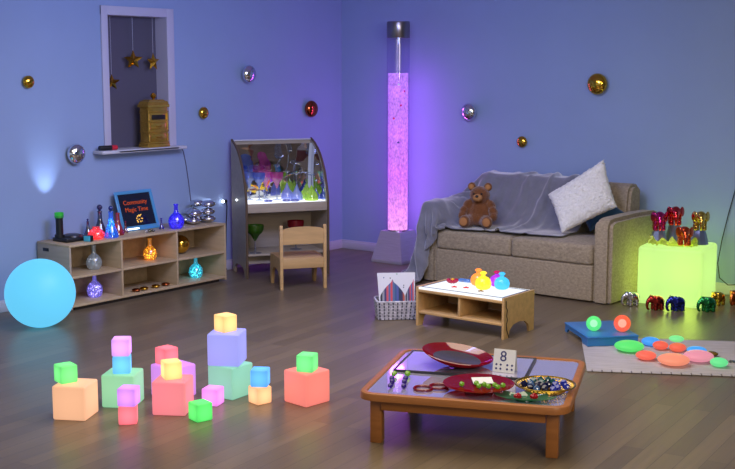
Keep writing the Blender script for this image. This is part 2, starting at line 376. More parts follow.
# ------------------------------------------------------------------ storage shelf along the left wall
SX, SY0, SY1, SZ = .404, -3.70, -2.062, .5025
sh = thing('storage_shelf', 'low birch storage shelf with six open compartments along left wall', 'shelf unit', (0, 0, 0))
T_ = .018
X0 = .0165
link('top', MB().box(X0, SX, SY0, SY1, SZ-T_, SZ, .003), M['birch'], sh)
link('bottom', MB().box(X0, SX-.002, SY0+T_, SY1-T_, .028, .028+T_, .002), M['birch'], sh)
link('side_panel', MB().box(X0, SX, SY0, SY0+T_, .012, SZ-T_, .002), M['grey_birch'], sh)
link('side_panel', MB().box(X0, SX, SY1-T_, SY1, .012, SZ-T_, .002), M['birch'], sh)
link('back_panel', MB().box(X0, X0+.012, SY0+T_, SY1-T_, .046, SZ-T_), M['birch'], sh)
DV = (-3.196, -2.617)
for y in DV: link('divider', MB().box(X0+.012, SX-.004, y-.009, y+.009, .046, SZ-T_, .002), M['birch'], sh)
ys = [SY0+T_, DV[0]-.009, DV[0]+.009, DV[1]-.009, DV[1]+.009, SY1-T_]
MIDZ = .262
for k in range(3): link('shelf_board', MB().box(X0+.012, SX-.004, ys[2*k], ys[2*k+1], MIDZ-.018, MIDZ, .002), M['birch'], sh)
link('plinth', MB().box(.06, SX-.03, SY0+.06, SY1-.06, 0, .028), principled('dark_plinth', (52, 44, 38), .6), sh)
link('label_plate', MB().box(.09, .16, SY0-.003, SY0, .435, .46, .001), M['black'], sh)

def led_beads(n, r, h0, h1, prof, br=.0045, seed=1):
    rnd = random.Random(seed); m = MB()
    for i in range(n):
        a = rnd.uniform(0, 2*PI); z = rnd.uniform(h0, h1); q = prof(z)*rnd.uniform(.35, .85)
        m.ico((q*math.cos(a), q*math.sin(a), z), br, 1)
    return m
FL = [(0, 0), (.034, 0), (.05, .012), (.0585, .035), (.06, .058), (.054, .083), (.038, .105), (.02, .12), (.0155, .132), (.0145, .172), (.0185, .18), (.02, .186), (.016, .188)]
def prof_at(P, s):
    def f(z):
        z /= s
        for (r0, z0), (r1, z1) in zip(P, P[1:]):
            if z0 <= z <= z1 and z1 > z0: return s*(r0+(r1-r0)*(z-z0)/(z1-z0))
        return .0
    return f
def flask(label, loc, col, led, s=1., stopper=None, glow_=.0, n=16, P=FL, group=None, gl=.2, body=.3, est=9., name='glass_flask', cat='bottle', zr=(.01, .1)):
    t = thing(name, label, cat, loc, random.uniform(0, 6), group)
    link('glass', MB().lathe([(r*s, z*s) for r, z in P], 28), glassy('tinted_glass', col, gl, body, .06, glow_), t)
    if stopper:
        zt = P[-1][1]*s; r = stopper[1]*s
        link('stopper', MB().lathe([(0, zt-.012*s), (.012*s, zt-.012*s), (.013*s, zt+.004*s), (.008*s, zt+.008*s)]+[(r*math.sin(a), zt+.008*s+r-r*math.cos(a)) for a in [PI*k/10 for k in range(2, 10)]]+[(0, zt+.008*s+2*r)], 20), principled('stopper_glass', stopper[0], .12, spec=.8), t)
    if led:
        link('fairy_lights', led_beads(n, 0, zr[0]*s, zr[1]*s, prof_at(P, s), .0042, int(abs(loc[1])*1000)), emission('fairy_light', led, est), t)
    return t
g = 'lit glass flasks in the shelf compartments'
flask('white frosted glass flask in the upper left shelf compartment', (.25, -3.35, MIDZ+.0005), (205, 215, 225), (235, 240, 255), 1.0, None, .04, 10, group=g, body=.55, est=2.)
flask('lavender lit glass flask in the lower left shelf compartment', (.26, -3.36, .0465), (150, 140, 235), (225, 220, 255), 1.02, None, .22, 26, group=g)
flask('amber lit glass flask in the upper middle shelf compartment', (.25, -2.78, MIDZ+.0005), (230, 160, 60), (255, 225, 150), .94, None, .25, 26, group=g)
flask('turquoise lit glass flask in the lower right shelf compartment', (.26, -2.285, .0465), (70, 190, 215), (200, 255, 255), .99, None, .3, 30, group=g)
single('gold_ball', MB().ell((0, 0, 0), .078, (0,0,0), 32, 20), M['gold'], 'shiny gold ball in the upper right shelf compartment', 'ball', (.2, -2.40, MIDZ+.0785))
for y, x, nm, mt, lab in ((-3.02, .35, 'gold_disc', 'gold', 'gold pebble disc in lower middle compartment, first from the left'), (-2.935, .345, 'gold_disc', 'gold', 'gold pebble disc in lower middle compartment, second from the left'), (-2.81, .345, 'gold_disc', 'gold', 'gold pebble disc in lower middle compartment, third from the left, with a bright glint'), (-2.70, .34, 'gold_disc', 'gold', 'gold pebble disc in lower middle compartment beside the right divider')):
    single(nm, MB().ell((0, 0, 0), (.036, .036, .014), (0,0,0), 24, 12), M['copper'] if y > -2.75 or y < -3 else M['gold'], lab, 'pebble', (x, y, .0465+.0141), (0,0,0), 'gold discs in the lower middle compartment')

# on top of the shelf
t = thing('charging_dock', 'flat black charging dock on the left end of the shelf', 'charging dock', (.19, -3.51, SZ+.0005), R(90))
link('tray', MB().box(-.12, .11, -.1, .08, 0, .03, .01, 3), M['black'], t)
link('lid', MB().lathe([(0, .03), (.075, .03), (.07, .042), (.05, .05), (0, .05)], 28, Matrix.Translation((.0, -.01, 0))), principled('dark_plastic', (40, 38, 48), .35), t)
link('socket', MB().lathe([(.0295, .03), (.038, .03), (.038, .05), (.0295, .05)], 20, Matrix.Translation((-.085, .03, 0))), M['black'], t)
TORCH = (.16, -3.595)
t = thing('torch', 'black torch with a green rim standing upright and shining up left wall', 'torch', (TORCH[0], TORCH[1], SZ+.0315))
link('barrel', MB().lathe([(0, 0), (.028, 0), (.028, .135), (.0, .135)], 20), M['black'], t)
link('head', MB().lathe([(.028, .135), (.031, .15), (.031, .165), (.024, .165), (.02, .15), (.0, .15)], 24), M['black'], t)
link('green_rim', MB().lathe([(.0312, .148), (.0335, .15), (.0345, .188), (.0315, .188), (.0312, .165), (.0312, .148)], 24), glassy('green_acrylic', (70, 190, 90), .1, .6, .1, .12), t)
link('lens', MB().lathe([(0, .1655), (.0235, .1655), (.0235, .169), (0, .17)], 24), emission('torch_lens', (235, 255, 235), 5.), t)
t = thing('small_speaker', 'tiny black box with a teal side at the front of the charging dock', 'gadget', (.345, -3.475, SZ+.0005), R(12))
link('case', MB().box(-.03, .03, -.005, .028, 0, .045, .004), M['black'], t)
link('teal_panel', MB().box(-.028, .028, -.02, -.0055, .002, .043, .004), principled('teal_plastic', (60, 150, 175), .3, emit=(60, 150, 190), estr=.3), t)

SQ = [(0, 0), (.04, 0), (.056, .01), (.064, .03), (.06, .052), (.042, .07), (.028, .08), (.026, .09), (.03, .094)]
flask('squat round red glass jar glowing red at the left on the shelf top', (.285, -3.348, SZ+.0005), (235, 60, 70), (255, 190, 190), 1., None, .45, 26, P=SQ, name='red_jar', cat='jar', zr=(.01, .075))
CON = [(0, 0), (.05, 0), (.056, .008), (.053, .03), (.038, .07), (.024, .11), (.018, .15), (.017, .19), (.021, .2), (.019, .204)]
flask('tall blue glass bottle glowing bright blue on the shelf top', (.315, -3.225, SZ+.0005), (40, 120, 235), (190, 230, 255), 1., ((20, 50, 130), .018), .3, 34, P=CON, name='blue_bottle', zr=(.01, .15))
flask('dark violet glass bottle with a ball stopper behind the red jar', (.12, -3.175, SZ+.0005), (70, 66, 130), None, .92, ((46, 40, 92), .024), .0, P=CON, name='violet_bottle', gl=.25, body=.3)
flask('thin dark indigo bottle left of the ball stoppered bottle', (.085, -3.268, SZ+.0005), (60, 60, 140), None, .55, ((40, 44, 110), .016), .0, P=CON, name='indigo_bottle', gl=.25, body=.4)
flask('slim red glass bottle between the blue bottle and the writing board', (.245, -3.1, SZ+.0005), (185, 20, 45), (255, 90, 90), .86, None, .12, 8, P=CON, name='red_bottle', est=2., gl=.2, body=.5)
flask('small crimson bottle at the lower left corner of the writing board', (.2, -2.985, SZ+.0005), (160, 20, 60), None, .38, ((130, 20, 60), .02), .05, P=CON, name='crimson_bottle', body=.6)
flask('small deep purple bottle right of the writing board', (.256, -2.655, SZ+.0005), (60, 30, 170), None, .36, ((50, 20, 140), .022), .08, P=CON, name='purple_bottle', body=.6)
flask('round royal blue flask glowing violet blue beside the silver pebbles', (.325, -2.555, SZ+.0005), (50, 40, 225), (190, 180, 255), 1.08, None, .3, 46, name='royal_blue_flask', est=8.)
for x, y, col, lab, r in ((.33, -2.885, (235, 235, 240), 'small clear white gem in front of the writing board', .013), (.33, -2.845, (150, 140, 60), 'small olive gem in front of the writing board', .016), (.33, -2.808, (40, 44, 90), 'small dark blue gem in front of the writing board', .014)):
    single('gem', MB().ico((0, 0, 0), (r, r, r*.8), 2), glassy('gem_glass', col, .25, .6, .05), lab, 'gem', (x, y, SZ+r*.78), (0,0,0), 'gems before the writing board')
# silver pebbles
g = 'silver mirrored pebbles'
SP = [(.25, -2.29, .5345, 'silver pebble at the bottom of the front stack on the shelf end'), (.25, -2.275, .5975, 'silver pebble on top of the front two-pebble stack'), (.13, -2.27, .5345, 'silver pebble behind the front stack, nearest the wall'), (.25, -2.115, .5345, 'silver pebble at the bottom of the tallest stack'), (.25, -2.12, .5975, 'silver pebble in the middle of the tallest stack'), (.245, -2.11, .6605, 'silver pebble on the very top of the tallest stack'), (.135, -2.135, .5345, 'silver pebble at the bottom right against the wall, behind the tallest stack'), (.135, -2.2, .5975, 'silver pebble bridging the two back pebbles at the wall'), (.13, -2.13, .6605, 'silver pebble on the top of the back stack by the wall')]
for x, y, z, lab in SP:
    single('silver_pebble', MB().ell((0, 0, 0), (.06, .063, .031), (0,0,0), 28, 14), M['chrome'], lab, 'pebble', (x, y, z), (0,0,0), g)
# illuminated writing board
bw, bh = .39, .33
t = thing('writing_board', 'blue framed black light-up board with orange handwriting on shelf', 'writing board', (.165, -2.79, SZ+.001), rot=(0, R(-18), R(0)))
fr = MB(); fr.prism([(-bw/2, 0), (bw/2, 0), (bw/2, bh), (-bw/2, bh)], 'x', -.022, -.004)
blue_pl = glassy('blue_acrylic_frame', (92, 170, 225), .15, .8, .15, .2)
link('back', MB().box(-.02, -.006, -bw/2+.01, bw/2-.01, .012, bh-.01, .004), principled('dark_blue_back', (30, 50, 80), .5), t)
fr = MB(); q = .025
for a in ((-bw/2, bw/2, 0, q+.012), (-bw/2, bw/2, bh-q, bh), (-bw/2, -bw/2+q, q, bh-q), (bw/2-q, bw/2, q, bh-q)): fr.box(-.005, .012, *a, .005)
link('frame', fr, blue_pl, t)
link('black_panel', MB().box(-.005, .001, -bw/2+q-.004, bw/2-q+.004, q, bh-q+.004), principled('black_glass', (26, 28, 44), .1), t)
for s_, zz, sz_ in (('Community', .232, .052), ('Magic Time', .172, .052)):
    me = text_mesh(s_, sz_); o = link('handwriting', me, emission('orange_neon_ink', (205, 84, 44), .8), t, (.0022, 0, zz), (PI/2, 0, PI/2))
dr = MB()
rnd = random.Random(3)
for k in range(14): dr.ico((.002, rnd.uniform(-.04, .04), .095+rnd.uniform(-.03, .03)), (.001, rnd.uniform(.004, .009), rnd.uniform(.004, .009)), 1)
link('drawn_flower', dr, emission('yellow_neon_ink', (250, 190, 90), 1.3), t)
link('glint_strip', MB().box(.0125, .016, -bw/2+.03, -.03, .008, .02, .002), emission('painted_glint', (235, 245, 255), 3.5), t)  # bright reflection along the lower frame, put in as a glowing strip

# ------------------------------------------------------------------ moon ball
single('moon_light', MB().ell((0, 0, 0), .2425, (0,0,0), 64, 40), glow('cyan_lit_plastic', (102, 206, 250), .95, 1., 1., .4, .6, .25), 'large round cyan glowing ball light on the floor before shelf', 'ball light', (.652, -4.15, .2427))

# ------------------------------------------------------------------ mirror desk with light top
DK = (.47, -1.888, 0); DA = R(59.1); DWd, DD = .762, .47
dk = thing('mirror_desk', 'tall wooden play desk with a light panel and curved mirror hood', 'desk', DK, DA)
PROF = [(0, 0), (0, .66), (.012, .72), (.04, .8), (.085, .9), (.135, .97), (.2, 1.04), (.275, 1.095), (.36, 1.14), (DD, 1.178), (DD, 0), (DD-.07, 0), (DD-.08, .05), (DD-.13, .085), (.2, .09), (.12, .08), (.075, .05), (.065, 0)]
for x in (0, DWd-.02):
    sp_ = link('side_panel', MB().prism(PROF, 'x', x, x+.02), M['grey_birch'], dk)
    e = MB()
    pts = [(x+.01, y-.0005, z) for y, z in PROF[0:10]]
    e.tube([(p[0], p[1]-.003, p[2]+.0) for p in pts], .0105, 8)
    link('edge_band', e, M['edge'], sp_)
link('front_rail', MB().box(.02, DWd-.02, .004, .024, .57, .648, .003), M['grey_birch'], dk)
link('work_surface', MB().box(.02, DWd-.02, .024, DD-.01, .618, .636), M['grey_birch'], dk)
link('light_panel', MB().box(.022, DWd-.022, .026, DD-.03, .6365, .65, .002), emission('desk_light_panel', (240, 245, 255), 1.5), dk)
def rippled_mirror():
    m, nt, out = new_mat('flexible_mirror')
    p = nt.nodes.new('ShaderNodeBsdfPrincipled'); p.inputs['Metallic'].default_value = 1; p.inputs['Roughness'].default_value = .04; p.inputs['Base Color'].default_value = (.44, .44, .46, 1)
    tc = nt.nodes.new('ShaderNodeTexCoord'); n = N(nt, 'ShaderNodeTexNoise', Scale=5.5, Detail=1.); nt.links.new(tc.outputs['Object'], n.inputs['Vector'])
    b = nt.nodes.new('ShaderNodeBump'); b.inputs['Strength'].default_value = .5; b.inputs['Distance'].default_value = .02; nt.links.new(n.outputs['Fac'], b.inputs['Height']); nt.links.new(b.outputs[0], p.inputs['Normal'])
    nt.links.new(p.outputs[0], out.inputs[0]); return m
HZ = [.6515+.488*k/14 for k in range(15)]
def hood_y(z): return DD-.02-.06*((z-.65)/.49)**3
link('back_mirror', MB().prism([(hood_y(z), z) for z in HZ]+[(hood_y(z)+.005, z) for z in HZ[::-1]], 'x', .0205, DWd-.0255), rippled_mirror(), dk)
link('back_panel', MB().box(.0205, DWd-.0205, DD-.0115, DD, .1, 1.172), M['grey_birch'], dk)
link('top_rail', MB().box(.02, DWd-.02, DD-.03, DD, 1.166, 1.178, .003), principled('pale_rail', (205, 205, 215), .4), dk)
INN = [(.03, .655), (.036, .72), (.06, .8), (.103, .9), (.152, .965), (.215, 1.03), (.285, 1.082), (.365, 1.125), (DD-.02, 1.16), (DD-.02, .655)]
link('side_mirror', MB().prism(INN, 'x', DWd-.024, DWd-.0205), M['mirror'], dk)
link('corner_post', MB().prism([(hood_y(z)-.006, z) for z in HZ]+[(hood_y(z)-.0005, z) for z in HZ[::-1]], 'x', DWd-.05, DWd-.0245), principled('pale_post', (196, 200, 212), .4), dk)
SHZ = .2
link('shelf_board', MB().box(.0205, DWd-.0205, .07, DD-.012, SHZ-.018, SHZ, .002), M['grey_birch'], dk)
link('kick_board', MB().box(.0205, DWd-.0205, .16, .175, .1, SHZ-.018), M['grey_birch'], dk)
link('switch', MB().lathe([(0, 0), (.008, 0), (.008, .006), (0, .008)], 16, Matrix.Translation((-.001, .28, .66)) @ Matrix.Rotation(-PI/2, 4, 'Y')), emission('switch_led', (235, 245, 255), 8.), dk)
def W(s, t_, z): return (DK[0]+s*math.cos(DA)-t_*math.sin(DA), DK[1]+s*math.sin(DA)+t_*math.cos(DA), z)
GP = [(.042, 0), (.046, .003), (.02, .009), (.006, .016), (.0045, .06), (.0045, .105), (.012, .12), (.02, .135), (.026, .15), (.033, .162), (.052, .18), (.062, .205), (.064, .245)]
def goblet(label, loc, col, inv=False, s=1., rs=.93, group='stemmed goblets', tint=None, gl=.12, body=.35, em=0.):
    t = thing('goblet', label, 'goblet', loc, 0, group)
    mt = glassy('goblet_glass', col, gl, body, .05, em); clear = glassy('clear_stem', (215, 222, 240), .2, .2, .05)
    cup = [(r*rs*s, z*s) for r, z in GP[5:]]; stem = [(r*rs*s, z*s) for r, z in GP[:6]]
    if inv: H_ = GP[-1][1]*s; cup = [(r, H_-z) for r, z in cup]; stem = [(r, H_-z) for r, z in stem]
    link('cup', MB().lathe(cup, 28), mt, t); link('stem', MB().lathe(stem, 20), clear, t)
    return t
LP = .6505
goblet('blue goblet standing at far left on the desk light panel', W(.125, .33, LP), (170, 195, 255), body=.35, rs=.85)
goblet('blue goblet second from left on the desk light panel', W(.195, .25, LP), (150, 180, 255), body=.35, rs=.85)
goblet('pink goblet behind, between the blue goblet and the magenta goblet', W(.28, .34, LP), (250, 165, 230), body=.35, rs=.88)
goblet('magenta goblet in front, right of the other upright goblets', W(.355, .24, LP), (248, 120, 205), body=.35, rs=.9)
goblet('upside down blue goblet on the desk, left of its twin', W(.462, .285, LP), (185, 192, 255), True, 1.02, .8, body=.45)
goblet('upside down blue goblet on the desk beside the green one', W(.515, .165, LP), (190, 200, 255), True, .98, .85, body=.45)
goblet('upside down lime goblet at the front right of the desk light panel', W(.635, .11, LP), (212, 245, 110), True, .95, 1.0, body=.5)
goblet('upside down lime goblet at the back right by the corner post', W(.64, .27, LP), (205, 242, 110), True, .97, .95, body=.5)
goblet('upside down pale blue goblet at the right end of the desk', W(.705, .19, LP), (130, 150, 240), True, .7, .7, body=.4)
goblet('green goblet on the desk lower shelf beside the left panel', W(.118, .13, SHZ+.0005), (70, 130, 20), False, 1.02, 1.2, gl=.08, body=.75)
goblet('red goblet on the desk lower shelf behind the chair back', W(.52, .22, SHZ+.0005), (170, 15, 40), False, 1.06, 1.1, gl=.08, body=.75)
for s_, t__, lab in ((.24, .12, 'cut glass disc at the front of the desk light panel, under the pink goblet'), (.4, .1, 'cut glass ring at the front of the desk light panel, left of the inverted goblets'), (.47, .075, 'cut glass ring at the front edge of the desk light panel, before the inverted goblets')):
    single('glass_ring', MB().torus((0, 0, .0085), .03, .008, 24, 8), glassy('blue_cut_glass', (150, 160, 225), .2, .4), lab, 'glass ring', W(s_, t__, LP), (0,0,0), 'glass rings on the desk')
# wall-pointing light of the desk: a small lamp with its cable
t = thing('clip_lamp', 'tiny white lamp on the desk side shining along left wall', 'lamp', (.028, -1.705, .63))
link('lens', MB().ell((0, -.012, 0), .012, (0,0,0), 16, 10), emission('lamp_lens', (240, 248, 255), 12.), t)
link('body', MB().lathe([(0, 0), (.012, 0), (.014, .03), (0, .03)], 16, Matrix.Rotation(-PI/2, 4, 'X')), M['black'], t)
link('cord', MB().tube([(0, .03, 0), (.0, .04, -.05), (-.01, .035, -.2), (-.012, .03, -.4), (-.01, .02, -.6), (.0, .02, -.625)], .004, 6), M['black'], t)

# ------------------------------------------------------------------ chair
ch = thing('child_chair', 'small beech wood child chair pulled up to the desk', 'chair', (1.06, -2.10, 0), R(55.3))
CW, CD = .395, .4
SIDE = [(0, 0), (.03, 0), (.038, .09), (.08, .14), (.16, .16), (.25, .155), (.31, .115), (.335, .05), (.342, 0), (.385, 0), (.39, .1), (.38, .2), (.368, .262), (.028, .262), (.026, .52), (.02, .535), (.006, .535), (0, .52)]
for x in (0, CW-.026):
    link('side_frame', MB().prism(SIDE, 'x', x, x+.026, .003), M['beech'], ch)
link('seat', MB().box(.0265, CW-.0265, .018, .372, .245, .262, .003), M['beech'], ch)
link('seat_rail', MB().box(.0265, CW-.0265, .002, .0175, .175, .258, .003), M['beech'], ch)
arc = [(.0265, .375), (CW-.0265, .375), (CW-.0265, .495)]+[(CW/2+(CW/2-.0265)*math.cos(a), .495+.026*math.sin(a)) for a in [PI*k/14 for k in range(1, 14)]]+[(.0265, .495)]
link('back_rest', MB().prism(arc, 'y', .004, .02, .003), M['beech'], ch)

# ------------------------------------------------------------------ basket with a fabric card
def wicker():
    return principled('woven_fabric_strips', (186, 182, 188), .8, var=.5, vscale=38, bump=.3, bscale=80)
BR_ = R(44); bo = (2.395, -2.515, 0)
bk = thing('storage_basket', 'rectangular grey and white woven basket on the floor by light table', 'basket', bo, BR_)
BL_, BD_, BH_ = .29, .19, .14
def rrect(hw, hd, r, n=72):
    pts = []
    per = [(hw-r, hd, 1), ]
    cs = [(hw-r, hd-r, 0), (-hw+r, hd-r, 90), (-hw+r, -hd+r, 180), (hw-r, -hd+r, 270)]
    raw = []
    for cx_, cy_, a0 in cs:
        for k in range(7):
            a = R(a0+k*15); raw.append(Vector((cx_+r*math.cos(a), cy_+r*math.sin(a))))
    raw.append(raw[0]); L = [0]
    for a, b in zip(raw, raw[1:]): L.append(L[-1]+(b-a).length)
    for i in range(n):
        d = L[-1]*i/n
        for k in range(len(L)-1):
            if L[k] <= d <= L[k+1]:
                f_ = (d-L[k])/max(L[k+1]-L[k], 1e-9); pts.append(raw[k].lerp(raw[k+1], f_)); break
    return pts
wv = MB(); NL = 12
for k in range(NL):
    z = .009+k*(BH_-.014)/(NL-1); fl = .012*k/NL; ring = rrect(BL_/2+fl, BD_/2+fl, .03, 60)
    cen = [p.normalized()*(.0028*(1 if (i+k) % 2 else -1)) for i, p in enumerate(ring)]
    wv.tube([(p.x+o_.x+BL_/2, p.y+o_.y+BD_/2, z) for p, o_ in zip(ring, cen)], .0072, 6, True)
link('weave', wv, wicker(), bk)
st = MB(); ring = rrect(BL_/2, BD_/2, .03, 30); ring2 = rrect(BL_/2+.012, BD_/2+.012, .03, 30)
for i in range(30): st.tube([(ring[i].x+BL_/2, ring[i].y+BD_/2, .004), (ring2[i].x+BL_/2, ring2[i].y+BD_/2, BH_-.004)], .0072, 6)
link('stakes', st, principled('dark_strip', (62, 60, 72), .8), bk)
link('bottom', MB().box(.012, BL_-.012, .012, BD_-.012, .003, .009), principled('basket_base', (150, 146, 150), .8), bk)
cd = thing('picture_card', 'white spotted card with a striped onion dome standing in the basket', 'card', (2.395+.118*math.cos(BR_)-.05*math.sin(BR_), -2.515+.118*math.sin(BR_)+.05*math.cos(BR_), .0105), rot=(R(-7), 0, BR_))
cwid = .205
link('sheet', MB().prism([(-.098, 0), (.148, 0), (.160, .325), (-.120, .325)], 'y', 0, .004), principled('white_card', (222, 222, 228), .6), cd)
cols = [(60, 60, 70), (150, 150, 160), (70, 60, 110), (205, 90, 100), (90, 110, 160), (205, 80, 90), (90, 110, 150), (60, 90, 140), (80, 90, 160), (40, 60, 90), (60, 50, 90), (180, 90, 70)]
def dome_h(u): a = abs(u); return .155+.105*(1-a**1.25)**.8+(.018*math.exp(-(a/.07)**2))
def dome_on(cx, hw, lo, hi, nm):
    for k in range(12):
        u0, u1 = -1+k/6, -1+(k+1)/6
        if cx+u0*hw < lo or cx+u1*hw > hi: continue
        poly = [(cx+u0*hw, .1), (cx+u1*hw, .1)]+[(cx+(u1+(u0-u1)*j/4)*hw, dome_h(u1+(u0-u1)*j/4)) for j in range(5)]
        link(nm, MB().prism(poly, 'y', -.0016, -.0002), principled('dome_stripe', cols[k], .6), cd)
dome_on(-.008, .09, -1, 1, 'dome_stripe'); dome_on(.148, .062, -1, .156, 'dome_stripe')
for k in range(16):
    x = rnd.uniform(-.092, .14); z = rnd.uniform(.19, .315)
    if (abs(x+.008) < .1 and z < dome_h(min(1, abs(x+.008)/.09))+.012) or x > .09: continue
    link('spot', MB().lathe([(0, 0), (.0045, 0), (.0045, .0012), (0, .0012)], 10, Matrix.Translation((x, -.0002, z)) @ Matrix.Rotation(PI/2, 4, 'X')), principled('spot_ink', [(50, 90, 150), (90, 160, 110), (60, 60, 80)][k % 3], .6), cd)

# ------------------------------------------------------------------ low light table
LTO = (2.70, -2.478); LW, LD, LH = .726, .4, .282
lt = thing('light_table', 'low beech light table with open shelf in front of sofa', 'light table', (*LTO, 0))
side = [(0, 0), (.06, 0), (.075, .05), (.12, .082), (.2, .092), (.28, .082), (.325, .05), (.34, 0), (LD, 0), (LD, LH), (0, LH)]
for x in (0, LW-.018): link('side_panel', MB().prism(side, 'x', x, x+.018), M['beech'], lt)
link('shelf_board', MB().box(.0185, LW-.0185, .008, LD-.02, .088, .105, .002), M['beech'], lt)
link('divider', MB().box(LW*.49-.009, LW*.49+.009, .012, LD-.02, .1055, .243, .002), M['beech'], lt)
link('top_board', MB().box(.0185, LW-.0185, .0, LD, .2435, .262, .002), M['beech'], lt)
link('back_panel', MB().box(.0185, LW-.0185, LD-.0195, LD-.008, .1055, .243), M['beech'], lt)
lp = link('light_pad', MB().box(.0187, LW-.0187, .004, LD-.004, .2625, .279, .004), M['white_light'], lt)
fr = MB(); q0, q1 = .024, .038
for a in ((q0, LW-q0, q0-.004, q1-.004), (q0, LW-q0, LD-q1, LD-q0), (q0, q1, q1, LD-q1), (LW-q1, LW-q0, q1, LD-q1)): fr.box(*a, .2791, .2798)
link('border_line', fr, principled('dark_border', (52, 64, 96), .4), lp)
link('cord', MB().tube([(LW+.004, .02, .262), (LW+.005, .018, .22), (LW+.006, .032, .2), (LW+.006, .024, .16), (LW+.006, .036, .13), (LW+.006, .022, .1), (LW+.005, .03, .06), (LW+.004, .06, .006)], .003, 6), M['black'], lt)
LZ = LTO and .2803
PB = [(0, 0), (.03, 0), (.045, .008), (.053, .025), (.055, .045), (.048, .066), (.034, .08), (.016, .088), (.013, .1), (.022, .106), (.024, .114), (.012, .122), (0, .123)]
for x, y, col, lab, s in ((3.025, -2.175, (255, 176, 84), 'orange translucent potion bottle on the light table, behind the yellow one', 1.), (3.13, -2.275, (255, 232, 70), 'yellow translucent potion bottle at the front of the light table', 1.04), (3.14, -2.115, (190, 70, 240), 'purple translucent potion bottle at the back of the light table', .9), (3.23, -2.19, (90, 206, 245), 'turquoise translucent potion bottle at the right on the light table', .98)):
    t = thing('potion_bottle', lab, 'bottle', (x, y, LZ), 0, 'potion bottles on the light table')
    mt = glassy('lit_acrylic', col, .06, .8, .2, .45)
    k = 9
    link('glass', MB().lathe([(r*s, z*s) for r, z in PB[:k]], 28), mt, t)
    link('stopper', MB().lathe([(r*s, z*s) for r, z in PB[k-1:]], 20), mt if col[0] != 190 else glassy('magenta_acrylic', (215, 30, 120), .06, .8, .2, .3), t)
t = thing('acrylic_flower', 'dark red acrylic flower with yellow centre on the light table', 'flower', (2.845, -2.235, LZ), .4)
fl = MB()
for k in range(7): a = 2*PI*k/7; fl.ell((.026*math.cos(a), .026*math.sin(a), .02), (.022, .017, .012), (0, R(-38), a), 14, 8)
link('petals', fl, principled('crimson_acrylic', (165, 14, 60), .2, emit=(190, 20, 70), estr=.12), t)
link('centre', MB().ell((0, 0, .03), (.015, .015, .012)), principled('yellow_centre', (230, 170, 40), .3), t)
for x, y, col, lab in ((2.935, -2.345, (225, 70, 50), 'small red petal piece on the light table, left of two'), (3.015, -2.315, (225, 60, 60), 'small red petal piece on the light table, nearer the yellow bottle'), (3.165, -2.36, (170, 130, 40), 'small amber leaf piece in front of the yellow bottle')):
    m = MB()
    for k in range(3): m.ell((.011*math.cos(2.1*k), .011*math.sin(2.1*k), .005), (.013, .009, .0045), (0, 0, 2.1*k), 12, 8)
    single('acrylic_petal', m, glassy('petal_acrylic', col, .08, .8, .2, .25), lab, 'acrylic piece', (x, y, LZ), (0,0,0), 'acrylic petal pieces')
t = thing('acrylic_jug', 'clear blue acrylic piece lying at the back of the light table', 'acrylic piece', (2.875, -2.12, LZ), .1)
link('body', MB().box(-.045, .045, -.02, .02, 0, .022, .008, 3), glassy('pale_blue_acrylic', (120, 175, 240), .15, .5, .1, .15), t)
link('handle', MB().tube([(.04, 0, .012), (.055, 0, .03), (.05, 0, .05), (.035, 0, .04)], .004, 6), glassy('clear_acrylic_handle', (180, 200, 235), .2, .4), t)
t = thing('bead_chain', 'loose string of small mixed beads at the back left of light table', 'beads', (2.79, -2.13, LZ))
bd = MB()
for k in range(12): bd.ico((-.04+.011*k, .015*math.sin(k*.9), .006), .006, 1)
link('beads', bd, principled('mixed_beads', (150, 120, 120), .3, var=.5, vscale=60), t)

# ------------------------------------------------------------------ sofa
sf = thing('sofa', 'two-seat beige brown fabric sofa against the right wall', 'sofa', (0, 0, 0))
SXL, SXR = 1.70, 3.469
def soft(x0, x1, y0, y1, z0, z1, bev, puff=0., mat=None):
    m = MB().box(x0, x1, y0, y1, z0, z1, bev, 5)
    return m
link('base', soft(SXL+.155, SXR-.155, -1.0, -.16, .012, .292, .012), M['sofa'], sf)
def arm(x0, x1, sgn):
    # profile across x: rounded top, slightly rolled outwards
    yz = []
    poly = [(-1.003, .012), (-1.003, .6), (-.99, .632), (-.96, .655), (-.9, .664), (-.5, .668), (-.2, .66), (-.12, .645), (-.12, .012)]
    m = MB().prism(poly, 'x', x0, x1)
    bmesh.ops.bevel(m.bm, geom=[e for e in m.bm.edges if abs(e.verts[0].co.x-e.verts[1].co.x) < 1e-5 and max(e.verts[0].co.z, e.verts[1].co.z) > .3], offset=.03, segments=4, affect='EDGES', clamp_overlap=True)
    return m
link('arm', arm(SXL, SXL+.152, -1), M['sofa'], sf); link('arm', arm(SXR-.152, SXR, 1), M['sofa'], sf)
bkp = MB().prism([(-.36, .30), (-.345, .7), (-.33, .815), (-.29, .858), (-.23, .872), (-.17, .862), (-.125, .82), (-.12, .30)], 'x', SXL+.16, SXR-.17)
bmesh.ops.bevel(bkp.bm, geom=[e for e in bkp.bm.edges if abs(e.verts[0].co.x-e.verts[1].co.x) < 1e-5], offset=.025, segments=4, affect='EDGES', clamp_overlap=True)
link('backrest', bkp, M['sofa'], sf)
mid = (SXL+SXR)/2
for x0, x1 in ((SXL+.156, mid-.003), (mid+.003, SXR-.156)):
    c_ = MB().box(x0, x1, -1.01, -.365, .294, .452, .028, 5)
    bmesh.ops.subdivide_edges(c_.bm, edges=[e for e in c_.bm.edges if e.calc_length() > .2], cuts=6, use_grid_fill=True)
    for v in c_.bm.verts:
        u_ = 2*(v.co.x-(x0+x1)/2)/(x1-x0); w_ = 2*(v.co.y+.69)/.64
        if v.co.z > .44: v.co.z += .014*(1-u_*u_)*(1-w_*w_)
    link('seat_cushion', c_, M['sofa'], sf)
